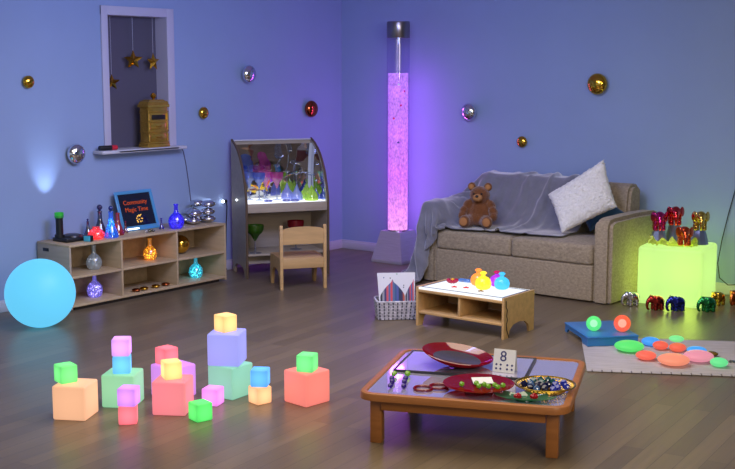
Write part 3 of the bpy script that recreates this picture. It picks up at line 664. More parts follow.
for x in (SXL+.08, SXR-.08):
    for y in (-.93, -.2): link('foot', MB().cyl(x, y, 0, .0118, .025), M['black'], sf)

# blanket: a small cloth simulation over the sofa back, seat and left arm
def drape():
    nu, nv = 84, 66
    x0, x1 = 1.08, 2.93
    sx, sy = 1.2, 1.2                                    # slack: rest length over laid-out length, so that it folds
    U, V = np.meshgrid(np.linspace(0, 1, nu), np.linspace(0, 1, nv), indexing='ij')
    P = np.zeros((nu, nv, 3)); front = -1.5+.54*np.clip((U-.42)/.05, 0, 1)+.05*U
    P[..., 0] = x0+(x1-x0)*U; P[..., 1] = front+(-.03-front)*V
    y0, y1 = -1.02, -.03
    P[..., 2] = .93+.02*np.sin((P[..., 0]-1.8)*30+(P[..., 1])*9)+.015*np.sin(V*17-U*19+1.3)
    rx = (x1-x0)/(nu-1)*sx; ry = ((-.03-front[:, 0])/(nv-1)*sy)[:, None, None]
    rd = np.hypot(rx, ry)
    Q = P.copy(); dt = .016; g_ = np.array([0, 0, -9.8])
    boxes = [((1.86, 3.3), (-.352, -.12), (-.2, .876), .03), ((SXL-.002, SXL+.154), (-1.005, -.12), (-.2, .672), .025), ((1.85, 3.32), (-1.012, -.3), (-.2, .469), .02)]
    th = .012
    def collide(P, Q):
        for (a, b), (c, d), (e, f_), r in boxes:
            cen = np.array([(a+b)/2, (c+d)/2, (e+f_)/2]); h = np.array([(b-a)/2, (d-c)/2, (f_-e)/2])-r
            q = P-cen; s_ = np.sign(q); aq = np.abs(q)-h
            out = np.maximum(aq, 0); lo = np.linalg.norm(out, axis=-1)
            inside = aq.max(-1); sd = np.where(lo > 0, lo, inside)-r
            hit = sd < th
            if not hit.any(): continue
            n = np.where(lo[..., None] > 1e-9, out/np.maximum(lo, 1e-9)[..., None], 0)
            k = aq.argmax(-1); oh = np.eye(3)[k]
            n = np.where(lo[..., None] > 1e-9, n, oh)*np.where(s_ == 0, 1, s_)
            dp = (th-sd)[..., None]*n
            P[hit] += dp[hit]
            v = P-Q; vn = (v*n).sum(-1, keepdims=True)*n
            P[hit] -= (v-vn)[hit]*.8
        low = P[..., 2] < .012
        P[..., 2] = np.maximum(P[..., 2], .012)
        P[low] -= ((P-Q)*np.array([1, 1, 0]))[low]*.6
        P[..., 1] = np.minimum(P[..., 1], -.026)
    def con(A, B, rest, k=1., only_stretch=False):
        d = B-A; l = np.linalg.norm(d, axis=-1, keepdims=True); c = (l-rest)/np.maximum(l, 1e-9)
        if only_stretch: c = np.maximum(c, 0)
        d *= .5*k*c; A += d; B -= d
    for it in range(420):
        v = (P-Q)*.97; Q = P.copy(); P = P+v+g_*dt*dt*.35
        for s in range(9):
            for o in (0, 1):
                n_ = (nu-o)//2*2
                con(P[o:o+n_:2], P[o+1:o+n_:2], rx)
                m_ = (nv-o)//2*2
                con(P[:, o:o+m_:2], P[:, o+1:o+m_:2], ry)
            for o in (0, 1):
                n_ = (nu-1-o)//2*2
                if n_ > 0:
                    con(P[o:o+n_:2, :-1], P[o+1:o+n_+1:2, 1:], rd[o:o+n_:2], .25); con(P[o:o+n_:2, 1:], P[o+1:o+n_+1:2, :-1], rd[o:o+n_:2], .25)
            # bending
            for o in range(4):
                a = P[o:nu-2:4]; b = P[o+2:nu:4]; k = min(len(a), len(b)); con(a[:k], b[:k], rx*2, .03)
                a = P[:, o:nv-2:4]; b = P[:, o+2:nv:4]; k = min(a.shape[1], b.shape[1]); con(a[:, :k], b[:, :k], ry*2, .03)
            collide(P, Q)
    return P
BLK = drape()
nu, nv = BLK.shape[:2]
b = bmesh.new(); vs = [[b.verts.new(BLK[i, j]) for j in range(nv)] for i in range(nu)]
b.normal_update()
for i in range(nu-1):
    for j in range(nv-1): b.faces.new((vs[i][j], vs[i+1][j], vs[i+1][j+1], vs[i][j+1]))
b.normal_update()
def fold(u, v):
    a = .5+.5*math.sin(7*u+3*v+1.5*math.sin(5*v+2*u)); w1 = u*15-v*9+1.4*math.sin(3.1*u+4*v); w2 = u*24+v*7+1.7*math.sin(5*u-3*v+1)
    r1 = (1-abs(math.sin(w1)))**2.2; r2 = (1-abs(math.sin(w2)))**2.5
    return .03*r1*a+.022*r2*(1-a)
offs = [[(vs[i][j].normal.copy(), fold(i/(nu-1), j/(nv-1))) for j in range(nv)] for i in range(nu)]
for i in range(nu):
    for j in range(nv):
        nn_, d_ = offs[i][j]
        if nn_.z < -.2: nn_ = -nn_
        if nn_.y > .3 and abs(nn_.z) < .5: nn_ = -nn_
        if vs[i][j].co.x < SXL and nn_.x > 0: nn_ = -nn_
        if vs[i][j].co.y > -.16: d_ = 0
        if nn_.z > .75 and vs[i][j].co.z < .56: d_ *= .12
        vs[i][j].co += nn_*d_
        if math.hypot(vs[i][j].co.x-2.16, vs[i][j].co.y+.82) < .2 and vs[i][j].co.z < .54: vs[i][j].co.z = min(vs[i][j].co.z, .4795)
        vs[i][j].co.z = max(vs[i][j].co.z, .008)
me = bpy.data.meshes.new('throw_blanket'); b.to_mesh(me); b.free()
for p in me.polygons: p.use_smooth = True
o = single('throw_blanket', me, M['blanket'], 'grey fleece throw draped over the sofa back and left arm', 'blanket')
md = o.modifiers.new('solid', 'SOLIDIFY'); md.thickness = .007; md.offset = 0
sb = o.modifiers.new('sub', 'SUBSURF'); sb.levels = 1; sb.render_levels = 1

# cushions
def pillow(cor, thick, n=36, noise=0., seed=1):
    A, B, D, E_ = [Vector(c) for c in cor]      # left, top, right, bottom
    cen = (A+B+D+E_)/4; nrm = (B-E_).cross(D-A).normalized()
    b = bmesh.new(); rnd_ = random.Random(seed); G = {}
    for side in (1, -1):
        for i in range(n+1):
            for j in range(n+1):
                u, v = i/n, j/n
                edge = i in (0, n) or j in (0, n)
                if edge and side == -1: G[(-1, i, j)] = G[(1, i, j)]; continue
                pu, pv = 2*u-1, 2*v-1
                # pull the sides in a little between the corners
                ku = 1-.07*(1-pv*pv)*0-.05*(1-pv*pv); kv = 1-.05*(1-pu*pu)
                uu_, vv_ = (pu*ku+1)/2, (pv*kv+1)/2
                p = A.lerp(B, uu_).lerp(E_.lerp(D, uu_), vv_)
                hh = thick*((1-pu**4)*(1-pv**4))**.5*side
                if noise:
                    p = p+Vector((rnd_.uniform(-1, 1), rnd_.uniform(-1, 1), rnd_.uniform(-1, 1)))*noise
                    hh += rnd_.uniform(-noise, noise)*1.2
                G[(side, i, j)] = b.verts.new(p+nrm*hh-cen)
    for side in (1, -1):
        for i in range(n):
            for j in range(n):
                f_ = [G[(side, i, j)], G[(side, i+1, j)], G[(side, i+1, j+1)], G[(side, i, j+1)]]
                if len(set(f_)) == 4: b.faces.new(f_)
    bmesh.ops.recalc_face_normals(b, faces=b.faces)
    me = bpy.data.meshes.new('p'); b.to_mesh(me); b.free()
    for p in me.polygons: p.use_smooth = True
    return me, cen
me, cen = pillow(((2.735, -.68, .785), (3.165, -.55, 1.085), (3.30, -.565, .71), (2.945, -.82, .494)), .07, 64, .0042)
single('fluffy_cushion', me, principled('white_faux_fur', (244, 242, 238), .95, spec=.1, var=.06, vscale=60, bump=1., bscale=150, bdist=.005, sheen=.5), 'white fluffy cushion tilted on its corner against the sofa arm', 'cushion', cen)
me, cen = pillow(((2.95, -.49, .60), (3.07, -.40, .80), (3.305, -.44, .655), (3.06, -.56, .49)), .028, 30)
single('blue_cushion', me, principled('teal_velvet', (22, 72, 108), .7, sheen=.4, bump=.3, bscale=80), 'dark teal blue cushion mostly hidden behind the white one', 'cushion', cen)

# teddy bear
tz = .4665
td = thing('teddy_bear', 'brown teddy bear sitting on the throw at left of sofa', 'soft toy', (2.16, -.815, .4705+.018), R(20))
td.scale = (1.12, 1.12, 1.12)
fur = principled('brown_fur', (118, 72, 38), .95, spec=.1, var=.22, vscale=55, bump=1., bscale=110, bdist=.008, sheen=.5)
P_ = [((0, .02, .1), (.095, .085, .105), (0,0,0)), ((0, .0, .06), (.1, .09, .06), (0,0,0)), ((0, .005, .235), (.078, .07, .07), (0,0,0)), ((0, .01, .18), (.06, .055, .05), (0,0,0))]
for s in (-1, 1):
    P_ += [((s*.088, -.005, .155), (.038, .036, .05), (0, s*-.4, 0)), ((s*.112, -.03, .115), (.034, .034, .045), (.4, s*-.3, 0)), ((s*.118, -.055, .082), (.033, .034, .036), (0,0,0))]
    P_ += [((s*.062, -.07, .045), (.046, .07, .046), (0, 0, s*.35)), ((s*.085, -.125, .048), (.044, .036, .048), (0,0,0))]
link('body', blob(P_, .0065, 4), fur, td)
for s in (-1, 1):
    e = link('ear', MB().ell((s*.062, .01, .298), (.032, .017, .032), (0, s*.3, 0)), fur, td)
    link('inner_ear', MB().ell((s*.063, -.005, .297), (.021, .008, .021)), principled('tan_plush', (176, 122, 72), .95), e)
    link('eye', MB().ell((s*.029, -.066, .252), .0075), principled('black_bead', (12, 10, 10), .1), td)
    link('paw_pad', MB().ell((s*.087, -.158, .05), (.03, .006, .032)), principled('tan_plush_pad', (172, 118, 70), .95), td)
mz = link('muzzle', MB().ell((0, -.068, .222), (.038, .03, .029)), principled('light_muzzle', (178, 126, 76), .95, bump=.6, bscale=100), td)
link('nose', MB().ell((0, -.095, .235), (.013, .009, .01)), principled('black_nose', (16, 12, 12), .25), mz)

# ------------------------------------------------------------------ lime light cube with pedestals, cloth and elephants
def rcube(s, bev, seg=5): return MB().box(-s/2, s/2, -s/2, s/2, -s/2, s/2, bev, seg)
def lime(): return semi(glow('lime_lit_plastic', (200, 236, 148), .78, 1.08, .93, .5, .85, .35), .8, (236, 246, 196))
LC = (3.80, -.51); LCR = R(9)
single('light_cube', MB().box(-.25, .25, -.245, .245, 0, .452, .03, 6), lime(), 'large lime green glowing cube beside the right end of sofa', 'light cube', (LC[0], LC[1], .0005), (0, 0, LCR))
CT = .453
EL = None
def elephant_meshes():
    P = [((-.004, 0, .07), (.043, .038, .037), (0,0,0)), ((-.022, 0, .066), (.028, .036, .036), (0,0,0)), ((.018, 0, .074), (.03, .035, .036), (0,0,0)), ((.046, 0, .084), (.027, .028, .03), (0,0,0)), ((.036, 0, .08), (.024, .026, .028), (0,0,0))]
    for x in (-.028, .022):
        for s in (-1, 1): P += [((x, s*.02, .045), (.0185, .0165, .028), (0,0,0)), ((x, s*.021, .02), (.0165, .0155, .02), (0,0,0)), ((x, s*.021, .008), (.0172, .0162, .0082), (0,0,0))]
    tr = [(.068, .078, .0165), (.076, .066, .0148), (.0805, .054, .0132), (.082, .042, .0118), (.0815, .031, .0106), (.079, .021, .0096), (.074, .014, .0088), (.067, .0105, .0078)]
    P += [((x, 0, z), r, (0,0,0)) for x, z, r in tr]
    body = blob(P, .0034, 3)
    ear = MB().ell((0, 0, 0), (.023, .0055, .029), (0,0,0), 18, 10).mesh()
    tail = MB().tube([(-.05, 0, .078), (-.057, 0, .066), (-.058, 0, .05), (-.056, 0, .038)], [.004, .0032, .0026, .0036], 8).mesh()
    return body, ear, tail
EB, EE, ET = elephant_meshes()
def elephant(label, loc, col, rz, s=1., metal=1., rough=.14, group='shiny elephant figures'):
    mt = principled('lacquered_metal', col, rough, metal=metal, spec=.7, coat=.6)
    t = thing('elephant_figure', label, 'elephant figure', loc, rz, group); t.scale = (s, s, s)
    for nm, me, l, r in (('body', EB, (0, 0, 0), (0,0,0)), ('ear', EE, (.036, .036, .082), (0, .2, -.62)), ('ear', EE, (.036, -.036, .082), (0, .2, .62)), ('tail', ET, (0,0,0), (0,0,0))):
        m2 = me.copy(); m2.materials.clear(); link(nm, m2, mt, t, l, r)
    return t
g = None
E1 = 1.03
elephant('silver chrome elephant figure on the floor by the sofa arm', (3.612, -.90, 0.0005), (215, 215, 222), R(-128), E1)
elephant('dark red elephant figure on the floor before the lime cube', (3.827, -.93, .0005), (176, 44, 30), R(-126), E1)
elephant('dark blue elephant figure on the floor before the lime cube', (3.965, -.875, .0005), (34, 50, 168), R(-126), E1*1.05)
elephant('green elephant figure on the floor at right corner of the lime cube', (4.155, -.752, .0005), (30, 150, 78), R(-126), E1*1.03)
elephant('gold elephant figure on the floor behind the green elephant', (4.125, -.47, .0005), (205, 160, 40), R(-110), E1*.95)
elephant('copper orange elephant figure on the floor at right edge of the photo', (4.235, -.375, .0005), (205, 104, 40), R(-100), E1*1.05)
ped_m = principled('silver_blue_card', (132, 140, 178), .28, metal=.7)
def pedestal(label, x, y, h, r):
    single('pedestal', MB().lathe([(0, 0), (r, 0), (r*.97, .004), (r*.8, h*.6), (r*.62, h), (0, h)], 8), ped_m, label, 'pedestal', (x, y, CT+.0005), (0, 0, .4), 'faceted silver pedestals on the lime cube')
for x, y, h, col, pl, el_, rz in ((3.628, -.495, .09, (206, 24, 118), 'faceted silver pedestal under the magenta elephant', 'magenta elephant figure on a pedestal at left on the lime cube', -62), (3.702, -.365, .124, (214, 44, 54), 'faceted silver pedestal, tallest, under the crimson elephant', 'crimson elephant figure on the tallest pedestal on the lime cube', -62), (3.93, -.415, .108, (222, 184, 80), 'faceted silver pedestal under the gold elephant', 'gold elephant figure on a pedestal at right on the lime cube', -62)):
    pedestal(pl, x, y, h, .07); elephant(el_, (x, y, CT+.0015+h), col, R(rz), 1.38)
elephant('orange red elephant figure on the crumpled cloth at front of lime cube', (3.886, -.607, CT+.0095), (232, 86, 32), R(-62), 1.36)
def crumple(nu_, nv_, L, D, seed, h):
    rnd_ = random.Random(seed); b = bmesh.new(); G = {}
    for i in range(nu_+1):
        for j in range(nv_+1):
            u, v = i/nu_-.5, j/nv_-.5
            e = max(abs(u), abs(v))*2
            z = .003+h*(.5+.5*math.sin(i*2.3+j*1.1))*(.15+.85*e**2.5)*rnd_.uniform(.4, 1)
            if math.hypot(u*L-.074, v*D+.026) < .1: z = .003
            G[i, j] = b.verts.new((u*L+rnd_.uniform(-.008, .008), v*D+rnd_.uniform(-.008, .008), z))
    for i in range(nu_):
        for j in range(nv_): b.faces.new((G[i, j], G[i+1, j], G[i+1, j+1], G[i, j+1]))
    me = bpy.data.meshes.new('c'); b.to_mesh(me); b.free(); return me
o = single('organza_cloth', crumple(12, 6, .36, .14, 4, .085), glassy('yellow_organza', (240, 240, 150), .06, .75, .3, .0), 'crumpled pale yellow organza cloth across the front of lime cube top', 'cloth', (3.80, -.618, CT+.003), (0, 0, R(24)))
md = o.modifiers.new('s', 'SOLIDIFY'); md.thickness = .002
single('wall_cord', MB().tube([(4.16, -.012, 1.28), (4.1, -.012, 1.05), (4.047, -.014, .85), (4.0, -.018, .645), (3.962, -.03, .44), (3.955, -.08, .26), (3.99, -.12, .15), (4.08, -.17, .11), (4.15, -.18, .12), (4.22, -.14, .17), (4.32, -.05, .25), (4.5, -.012, .34)], .004, 6), M['black'], 'thin black cable hanging behind the right side of lime cube', 'cable')

# ------------------------------------------------------------------ blue tray with two glowing balls
rg0 = (4.262, -2.892); RA = R(30)
rug = MB(); rib = MB()
def rugp(s, t): return (s, t)
b = bmesh.new(); nS, nT = 4, 150; rw = .92; G = {}
for i in range(nS+1):
    for j in range(nT+1):
        tt = rw*j/nT; z = .006+.0022*math.sin(j*2*PI*25/nT)
        G[i, j] = b.verts.new((1.7*i/nS, tt, z))
for i in range(nS):
    for j in range(nT): b.faces.new((G[i, j], G[i+1, j], G[i+1, j+1], G[i, j+1]))
me = bpy.data.meshes.new('rug'); b.to_mesh(me); b.free()
for p in me.polygons: p.use_smooth = True
rgt = thing('woven_rug', 'pale ribbed cotton rug on the floor under glowing pebbles', 'rug', (*rg0, 0.0005), RA)
o = link('mat', me, principled('white_cotton_rib', (180, 175, 180), .9, var=.14, vscale=9, stretch=(.6, 8, 1), bump=.4, bscale=120), rgt); md = o.modifiers.new('s', 'SOLIDIFY'); md.thickness = .004; md.offset = -1
hm = MB()
for k in range(28): hm.tube([(.03+.058*k, -.004, .004), (.03+.058*k, .012, .0095), (.03+.058*k, .03, .004)], .0042, 6)
link('edge_stitches', hm, principled('dark_stitch', (120, 115, 120), .8), rgt)
def RG(s, t, z=0): return (rg0[0]+s*math.cos(RA)-t*math.sin(RA), rg0[1]+s*math.sin(RA)+t*math.cos(RA), z)
trw, trd, trh = .345, .455, .05
t = thing('blue_tray', 'blue plastic tray with arched cut-out on the rug corner', 'tray', (3.93, -2.06, .0095), R(47))
arch = [(-trd/2, 0), (-trd/2, trh), (trd/2, trh), (trd/2, 0), (trd/2-.04, 0), (trd/2-.06, .028), (-trd/2+.12, .028), (-trd/2+.1, 0)]
blue = principled('blue_plastic', (48, 122, 192), .35, spec=.5)
for x in (-trw/2, trw/2-.012): link('side', MB().prism(arch, 'x', x, x+.012), blue, t)
link('top', MB().box(-trw/2-.005, trw/2+.005, -trd/2-.005, trd/2+.005, trh, trh+.014, .0065, 4), blue, t)
link('front', MB().box(-trw/2+.012, trw/2-.012, -trd/2, -trd/2+.012, 0.0, trh), blue, t)
TT = .0095+trh+.0142
for x, y, r, col, lab in ((3.925, -2.155, .05, (96, 240, 130), 'green glowing ball on the blue tray'), (4.085, -2.06, .056, (255, 100, 66), 'orange red glowing ball on the blue tray')):
    t = thing('glow_ball', lab, 'glowing ball', (x, y, TT+r), 0, 'glowing balls on the tray')
    link('shell', MB().ell((0, 0, 0), r, (0,0,0), 32, 20), semi(glow('ball_plastic_lit', col, .95, 1., 1., .4, .6, .3), .62, (255, 255, 255)), t)
    link('lamp', MB().ell((0, 0, 0), r*.5), emission('led_core', tuple(int(c*.5+127) for c in col), 2.2), t)

# glowing pebbles on the rug
g = 'glowing pebbles on the rug'
pe = [('green', (4.245, -2.285), .094, (96, 235, 116), 'large green glowing pebble at the left end of the rug group'),
      ('blue', (4.288, -2.055), .06, (70, 160, 250), 'blue glowing pebble against the right end of the blue tray'),
      ('red', (4.425, -2.425), .064, (250, 110, 90), 'red glowing pebble in front, left of the peach one'),
      ('coral', (4.385, -2.12), .05, (245, 100, 80), 'coral glowing pebble behind, left of the mint topped one'),
      ('coral', (4.495, -2.105), .054, (245, 105, 80), 'coral glowing pebble under the small mint one'),
      ('peach', (4.615, -2.445), .097, (250, 150, 120), 'large peach glowing pebble nearest the front edge of the rug'),
      ('pink', (4.70, -2.265), .092, (235, 150, 170), 'large pink glowing pebble at the right of the rug group'),
      ('mint', (4.85, -2.315), .054, (110, 235, 150), 'small mint glowing pebble farthest right on the rug')]
for nm, (x, y), r, col, lab in pe:
    single('glow_pebble', MB().ell((0, 0, 0), (r, r, .027 if r < .07 else .033), (0, 0, 0), 32, 14), glow('pebble_lit', col, .85, 1.1, .8, .35, .55, .35), lab, 'glowing pebble', (x, y, .0098+(.027 if r < .07 else .033)), (0,0,0), g)
single('glow_pebble', MB().ell((0, 0, 0), (.048, .048, .02), (0,0,0), 28, 12), glow('pebble_lit', (130, 240, 150), .85, 1.1, .8, .35, .55, .35), 'small mint glowing pebble lying on top of a coral one', 'glowing pebble', (4.483, -2.10, (.0098+.054+.026)), (0,0,0), g)
single('glow_pebble', MB().ell((0, 0, 0), (.062, .062, .022), (0,0,0), 28, 12), glow('pebble_lit', (70, 165, 250), .9, 1.1, .8, .35, .55, .35), 'blue glowing pebble behind and touching the large pink one', 'glowing pebble', (4.614, -2.083, .0098+.0222), (0,0,0), g)
single('olive_pebble', MB().ell((0, 0, 0), (.04, .032, .015), (0,0,0), 24, 12), principled('olive_glass', (110, 84, 16), .2), 'unlit olive amber pebble on the rug behind the pink one', 'pebble', (4.715, -2.085, .0252))
single('clear_ring', MB().torus((0, 0, .006), .026, .005, 28, 8), glassy('clear_ring_acrylic', (150, 165, 165), .2, .4), 'small clear ring on the rug beside the mint pebble', 'ring', (4.82, -2.18, .0098))
single('clear_ring', MB().torus((0, 0, .006), .016, .005, 24, 8), glassy('clear_ring_acrylic', (150, 165, 165), .2, .4), 'tiny clear ring on the rug at right of the other ring', 'ring', (4.875, -2.165, .0098))

# ------------------------------------------------------------------ low mirror-topped table
TA = R(22.6); TO = (4.328, -4.174)
def TW(u, n, z): x, y = u-2.388, n+5.518; return (TO[0]+x*math.cos(TA)-y*math.sin(TA), TO[1]+x*math.sin(TA)+y*math.cos(TA), z)
tbl = thing('low_table', 'low square wooden play table with mirror top in the foreground', 'table', (TO[0]-.016, TO[1]-.012, 0), TA)
hw, hd = .507, .477
def rr_poly(hw, hd, r, k=8):
    out = []
    for cx_, cy_, a0 in ((hw-r, hd-r, 0), (-hw+r, hd-r, 90), (-hw+r, -hd+r, 180), (hw-r, -hd+r, 270)):
        for i in range(k+1): a = R(a0+90*i/k); out.append((cx_+r*math.cos(a), cy_+r*math.sin(a)))
    return out
TZ = .262
def rim():
    b = bmesh.new(); prof = [(0, .226), (0, .252), (.004, .259), (.012, .262), (.028, .262), (.034, .26), (.036, .2555), (.036, .226)]
    rings = []
    for d, z in prof:
        rings.append([b.verts.new((x, y, z)) for x, y in rr_poly(hw-d, hd-d, .085-d)])
    for a, c in zip(rings, rings[1:]+rings[:1]):
        n = len(a)
        for i in range(n): b.faces.new((a[i], a[(i+1) % n], c[(i+1) % n], c[i]))
    bmesh.ops.recalc_face_normals(b, faces=b.faces)
    m = MB(); return m._take(b)
link('rim', rim(), M['orange_wood'], tbl)
MZ = .255
link('mirror_top', MB().prism(rr_poly(hw-.0365, hd-.0365, .048), 'z', MZ-.006, MZ), principled('table_mirror', (212, 208, 242), .03, metal=.65), tbl)
link('underside', MB().prism(rr_poly(hw-.037, hd-.037, .048), 'z', .225, MZ-.0065), M['orange_wood'], tbl)
for sx_ in (-1, 1):
    for sy_ in (-1, 1): link('leg', MB().box(sx_*(hw-.082)-.029, sx_*(hw-.082)+.029, sy_*(hd-.088)-.029, sy_*(hd-.088)+.029, 0, .2245, .005), M['orange_wood'], tbl)
ap = MB()
for a in ((-hw+.112, hw-.112, -hd+.045, -hd+.065), (-hw+.112, hw-.112, hd-.085, hd-.065), (-hw+.06, -hw+.08, -hd+.118, hd-.118), (hw-.08, hw-.06, -hd+.118, hd-.118)): ap.box(*a, .17, .2245, .003)
link('apron', ap, M['orange_wood'], tbl)
# framed mirror lying on the table
t = thing('framed_mirror', 'flat dark framed mirror panel lying on the table back left', 'mirror', TW(1.928, -5.545, MZ+.0005), TA)
fw_, fl_ = .685, .44
link('glass', MB().box(.012, fw_-.012, .012, fl_-.012, .002, .0085), principled('panel_mirror', (216, 212, 244), .03, metal=.65), t)
fr = MB()
for a in ((0, fw_, 0, .012), (0, fw_, fl_-.012, fl_), (0, .012, .012, fl_-.012), (fw_-.012, fw_, .012, fl_-.012)): fr.box(*a, 0, .012, .002)
link('frame', fr, principled('dark_grey_frame', (52, 52, 60), .35), t)
MT = MZ+.0005+.0086
red_g = glassy('red_glass', (180, 8, 40), .14, .75, .06, .0)
t = thing('red_bowl', 'large shallow red bowl with grey inside tilted on the mirror panel', 'bowl', TW(2.23, -5.365, MT+.0425), rot=(R(1), R(8.5), TA))
link('shell', MB().lathe([(0, -.036), (.05, -.034), (.1, -.024), (.15, -.004), (.185, .018), (.188, .021), (.184, .023), (.15, .004), (.12, -.008), (0, -.02)], 48), red_g, t)
link('grey_lining', MB().lathe([(0, -.0185), (.06, -.0125), (.11, -.0078), (.126, -.0045), (.124, -.0058), (.11, -.0092), (.06, -.0138), (0, -.0195)], 40), principled('grey_glaze', (66, 60, 66), .15, spec=.7), t)
t = thing('red_plate', 'red glass plate raised on a foot holding green gems', 'plate', TW(2.418, -5.785, MZ+.0005), TA)
t.scale = (.955, .955, .8)
link('dish', MB().lathe([(0, .03), (.09, .03), (.14, .036), (.18, .046), (.181, .05), (.14, .042), (.09, .036), (0, .036)], 48), red_g, t)
link('foot', MB().lathe([(.075, 0), (.07, .0), (.06, .0295), (.066, .0295), (.075, 0)], 32), red_g, t)
PZ = MZ+.0005+.029
def gem(mat, label, loc, r=.014, group=None, nm='gem', rot=(.3, .5, .2), sub=1): return single(nm, MB().ico((0, 0, 0), (r, r, r*.85), sub), mat, label, 'gem', loc, rot, group)
gg = glassy('green_gem', (150, 205, 60), .08, .8, .05, .06)
for k, (u, n) in enumerate(((2.345, -5.835), (2.43, -5.845), (2.45, -5.812), (2.475, -5.84), (2.5, -5.81), (2.52, -5.84), (2.41, -5.80), (2.54, -5.805))):
    gem(gg, 'green gem at the left of the red plate, away from the others' if k == 0 else 'green gem in the cluster on the red plate', TW(u, n, PZ+.0132), .0145, 'green gems on the red plate')
o = single('blank_card', MB().box(-.05, .05, -.035, .035, 0, .0016), principled('white_paper', (226, 226, 232), .6), 'plain white card lying on the red plate behind green gems', 'card', TW(2.43, -5.745, PZ+.012), (R(10), 0, TA+.35))
t = thing('number_card', 'white folded card showing the number 8 and eight dots', 'number card', TW(2.487, -5.45, MT+.001), TA+R(-8))
cardm = principled('white_card_stock', (226, 226, 232), .6)
ft = link('front_leaf', MB().box(-.058, .058, -.0008, .0008, 0, .118), cardm, t, (0, 0, 0), (R(-14), 0, 0))
link('back_leaf', MB().box(-.058, .058, -.0008, .0008, 0, .118), cardm, t, (0, .057, 0), (R(14), 0, 0))
ink = principled('navy_ink', (40, 44, 110), .6)
link('numeral', text_mesh('8', .075), ink, ft, (-.006, -.0012, .08), (PI/2, 0, 0))
for r_ in range(2):
    for c_ in range(4): link('dot', MB().lathe([(0, 0), (.0055, 0), (.0055, .001), (0, .001)], 14, Matrix.Rotation(PI/2, 4, 'X')), ink, ft, ((-.04, -.017, .018, .043)[c_], -.0006, .018+.021*r_))
for k, (u, n, lab) in enumerate(((2.155, -5.835, 'red acrylic ring on the mirror, left of two overlapping rings'), (2.222, -5.785, 'red acrylic ring leaning over the other, nearer the red plate'))):
    single('red_ring', MB().torus((0, 0, .0065), .044, .0065, 36, 10), red_g, lab, 'ring', TW(u, n, MZ+.0005+(.0 if k == 0 else .001)), (0, 0, 0), 'red rings on the table')
pg = glassy('purple_gem', (74, 44, 170), .05, .9, .05, .03)
for k, (u, n, m_, lab) in enumerate(((1.96, -5.64, gg, 'green gem heading the left row of gems at the table left edge'), (1.968, -5.72, pg, 'purple gem in the left row, just before the green gem'), (1.984, -5.775, pg, 'purple gem in the middle of the left row of gems'), (1.995, -5.855, pg, 'purple gem nearest the front in the left row'), (2.025, -5.62, gg, 'green gem heading the right row of gems beside the rings'), (2.035, -5.705, pg, 'purple gem in the right row, just before the green gem'), (2.043, -5.765, pg, 'purple gem in the middle of the right row of gems'), (2.06, -5.845, pg, 'purple gem nearest the front in the right row'))):
    r = .0175 if m_ is gg else .0155
    gem(m_, lab, TW(u, n, MZ+.0005+r*.9), r, 'rows of gems on the mirror table')
# gold wire bowl with blue gems
GC = (2.73, -5.705)
t = thing('gold_wire_bowl', 'round gold openwork bowl on the table right side, full of blue gems', 'bowl', TW(*GC, MZ+.0005), TA); t.scale = (1, 1, .72)
gw = MB()
for r_, z in ((.085, .003), (.102, .018), (.122, .033), (.139, .046)): gw.torus((0, 0, z), r_, .003, 48, 6)
gw.torus((0, 0, .05), .144, .0055, 48, 8)
link('rings', gw, principled('gold_wire', (214, 176, 66), .2, metal=1.), t)
gs = MB()
for k in range(40):
    a = 2*PI*k/40; a2 = a+.22
    for d in (a2, a-.22): gs.tube([(.085*math.cos(a), .085*math.sin(a), .003), (.112*math.cos((a+d)/2), .112*math.sin((a+d)/2), .026), (.143*math.cos(d), .143*math.sin(d), .049)], .0016, 5)
link('lattice', gs, principled('gold_wire_fine', (222, 190, 90), .2, metal=1.), t)
link('bottom', MB().lathe([(0, .001), (.085, .001), (.085, .004), (0, .004)], 40), glassy('amber_glass', (190, 150, 50), .15, .6), t)
bg = [glassy('blue_gem', (34, 60, 205), .09, .85, .05, .03), glassy('navy_gem', (20, 32, 100), .09, .88, .05), glassy('sky_gem', (90, 140, 200), .12, .8, .05), glassy('teal_gem', (36, 118, 130), .1, .85, .05)]
bl = ['royal blue gem in the gold wire bowl', 'dark navy gem in the gold wire bowl', 'pale sky blue gem in the gold wire bowl', 'teal gem in the gold wire bowl']
rb = random.Random(11); placed = []
for _try in range(6000):
    if len(placed) >= 30: break
    a = rb.uniform(0, 2*PI); q = math.sqrt(rb.random())*.104; x, y = q*math.cos(a), q*math.sin(a)*.9
    if all((x-p[0])**2+(y-p[1])**2 > .036**2 for p in placed): placed.append((x, y))
for k, (x, y) in enumerate(placed):
    i = 0 if x > .03 else (3 if y > .03 else (1 if k % 2 else 2))
    gem(bg[i], bl[i], TW(GC[0]+x, GC[1]+y, MZ+.0005+.03+.05*max(0, math.hypot(x, y)-.06)), .0195, 'blue gems in the gold wire bowl', 'glass_gem', (rb.random(), rb.random(), 0))
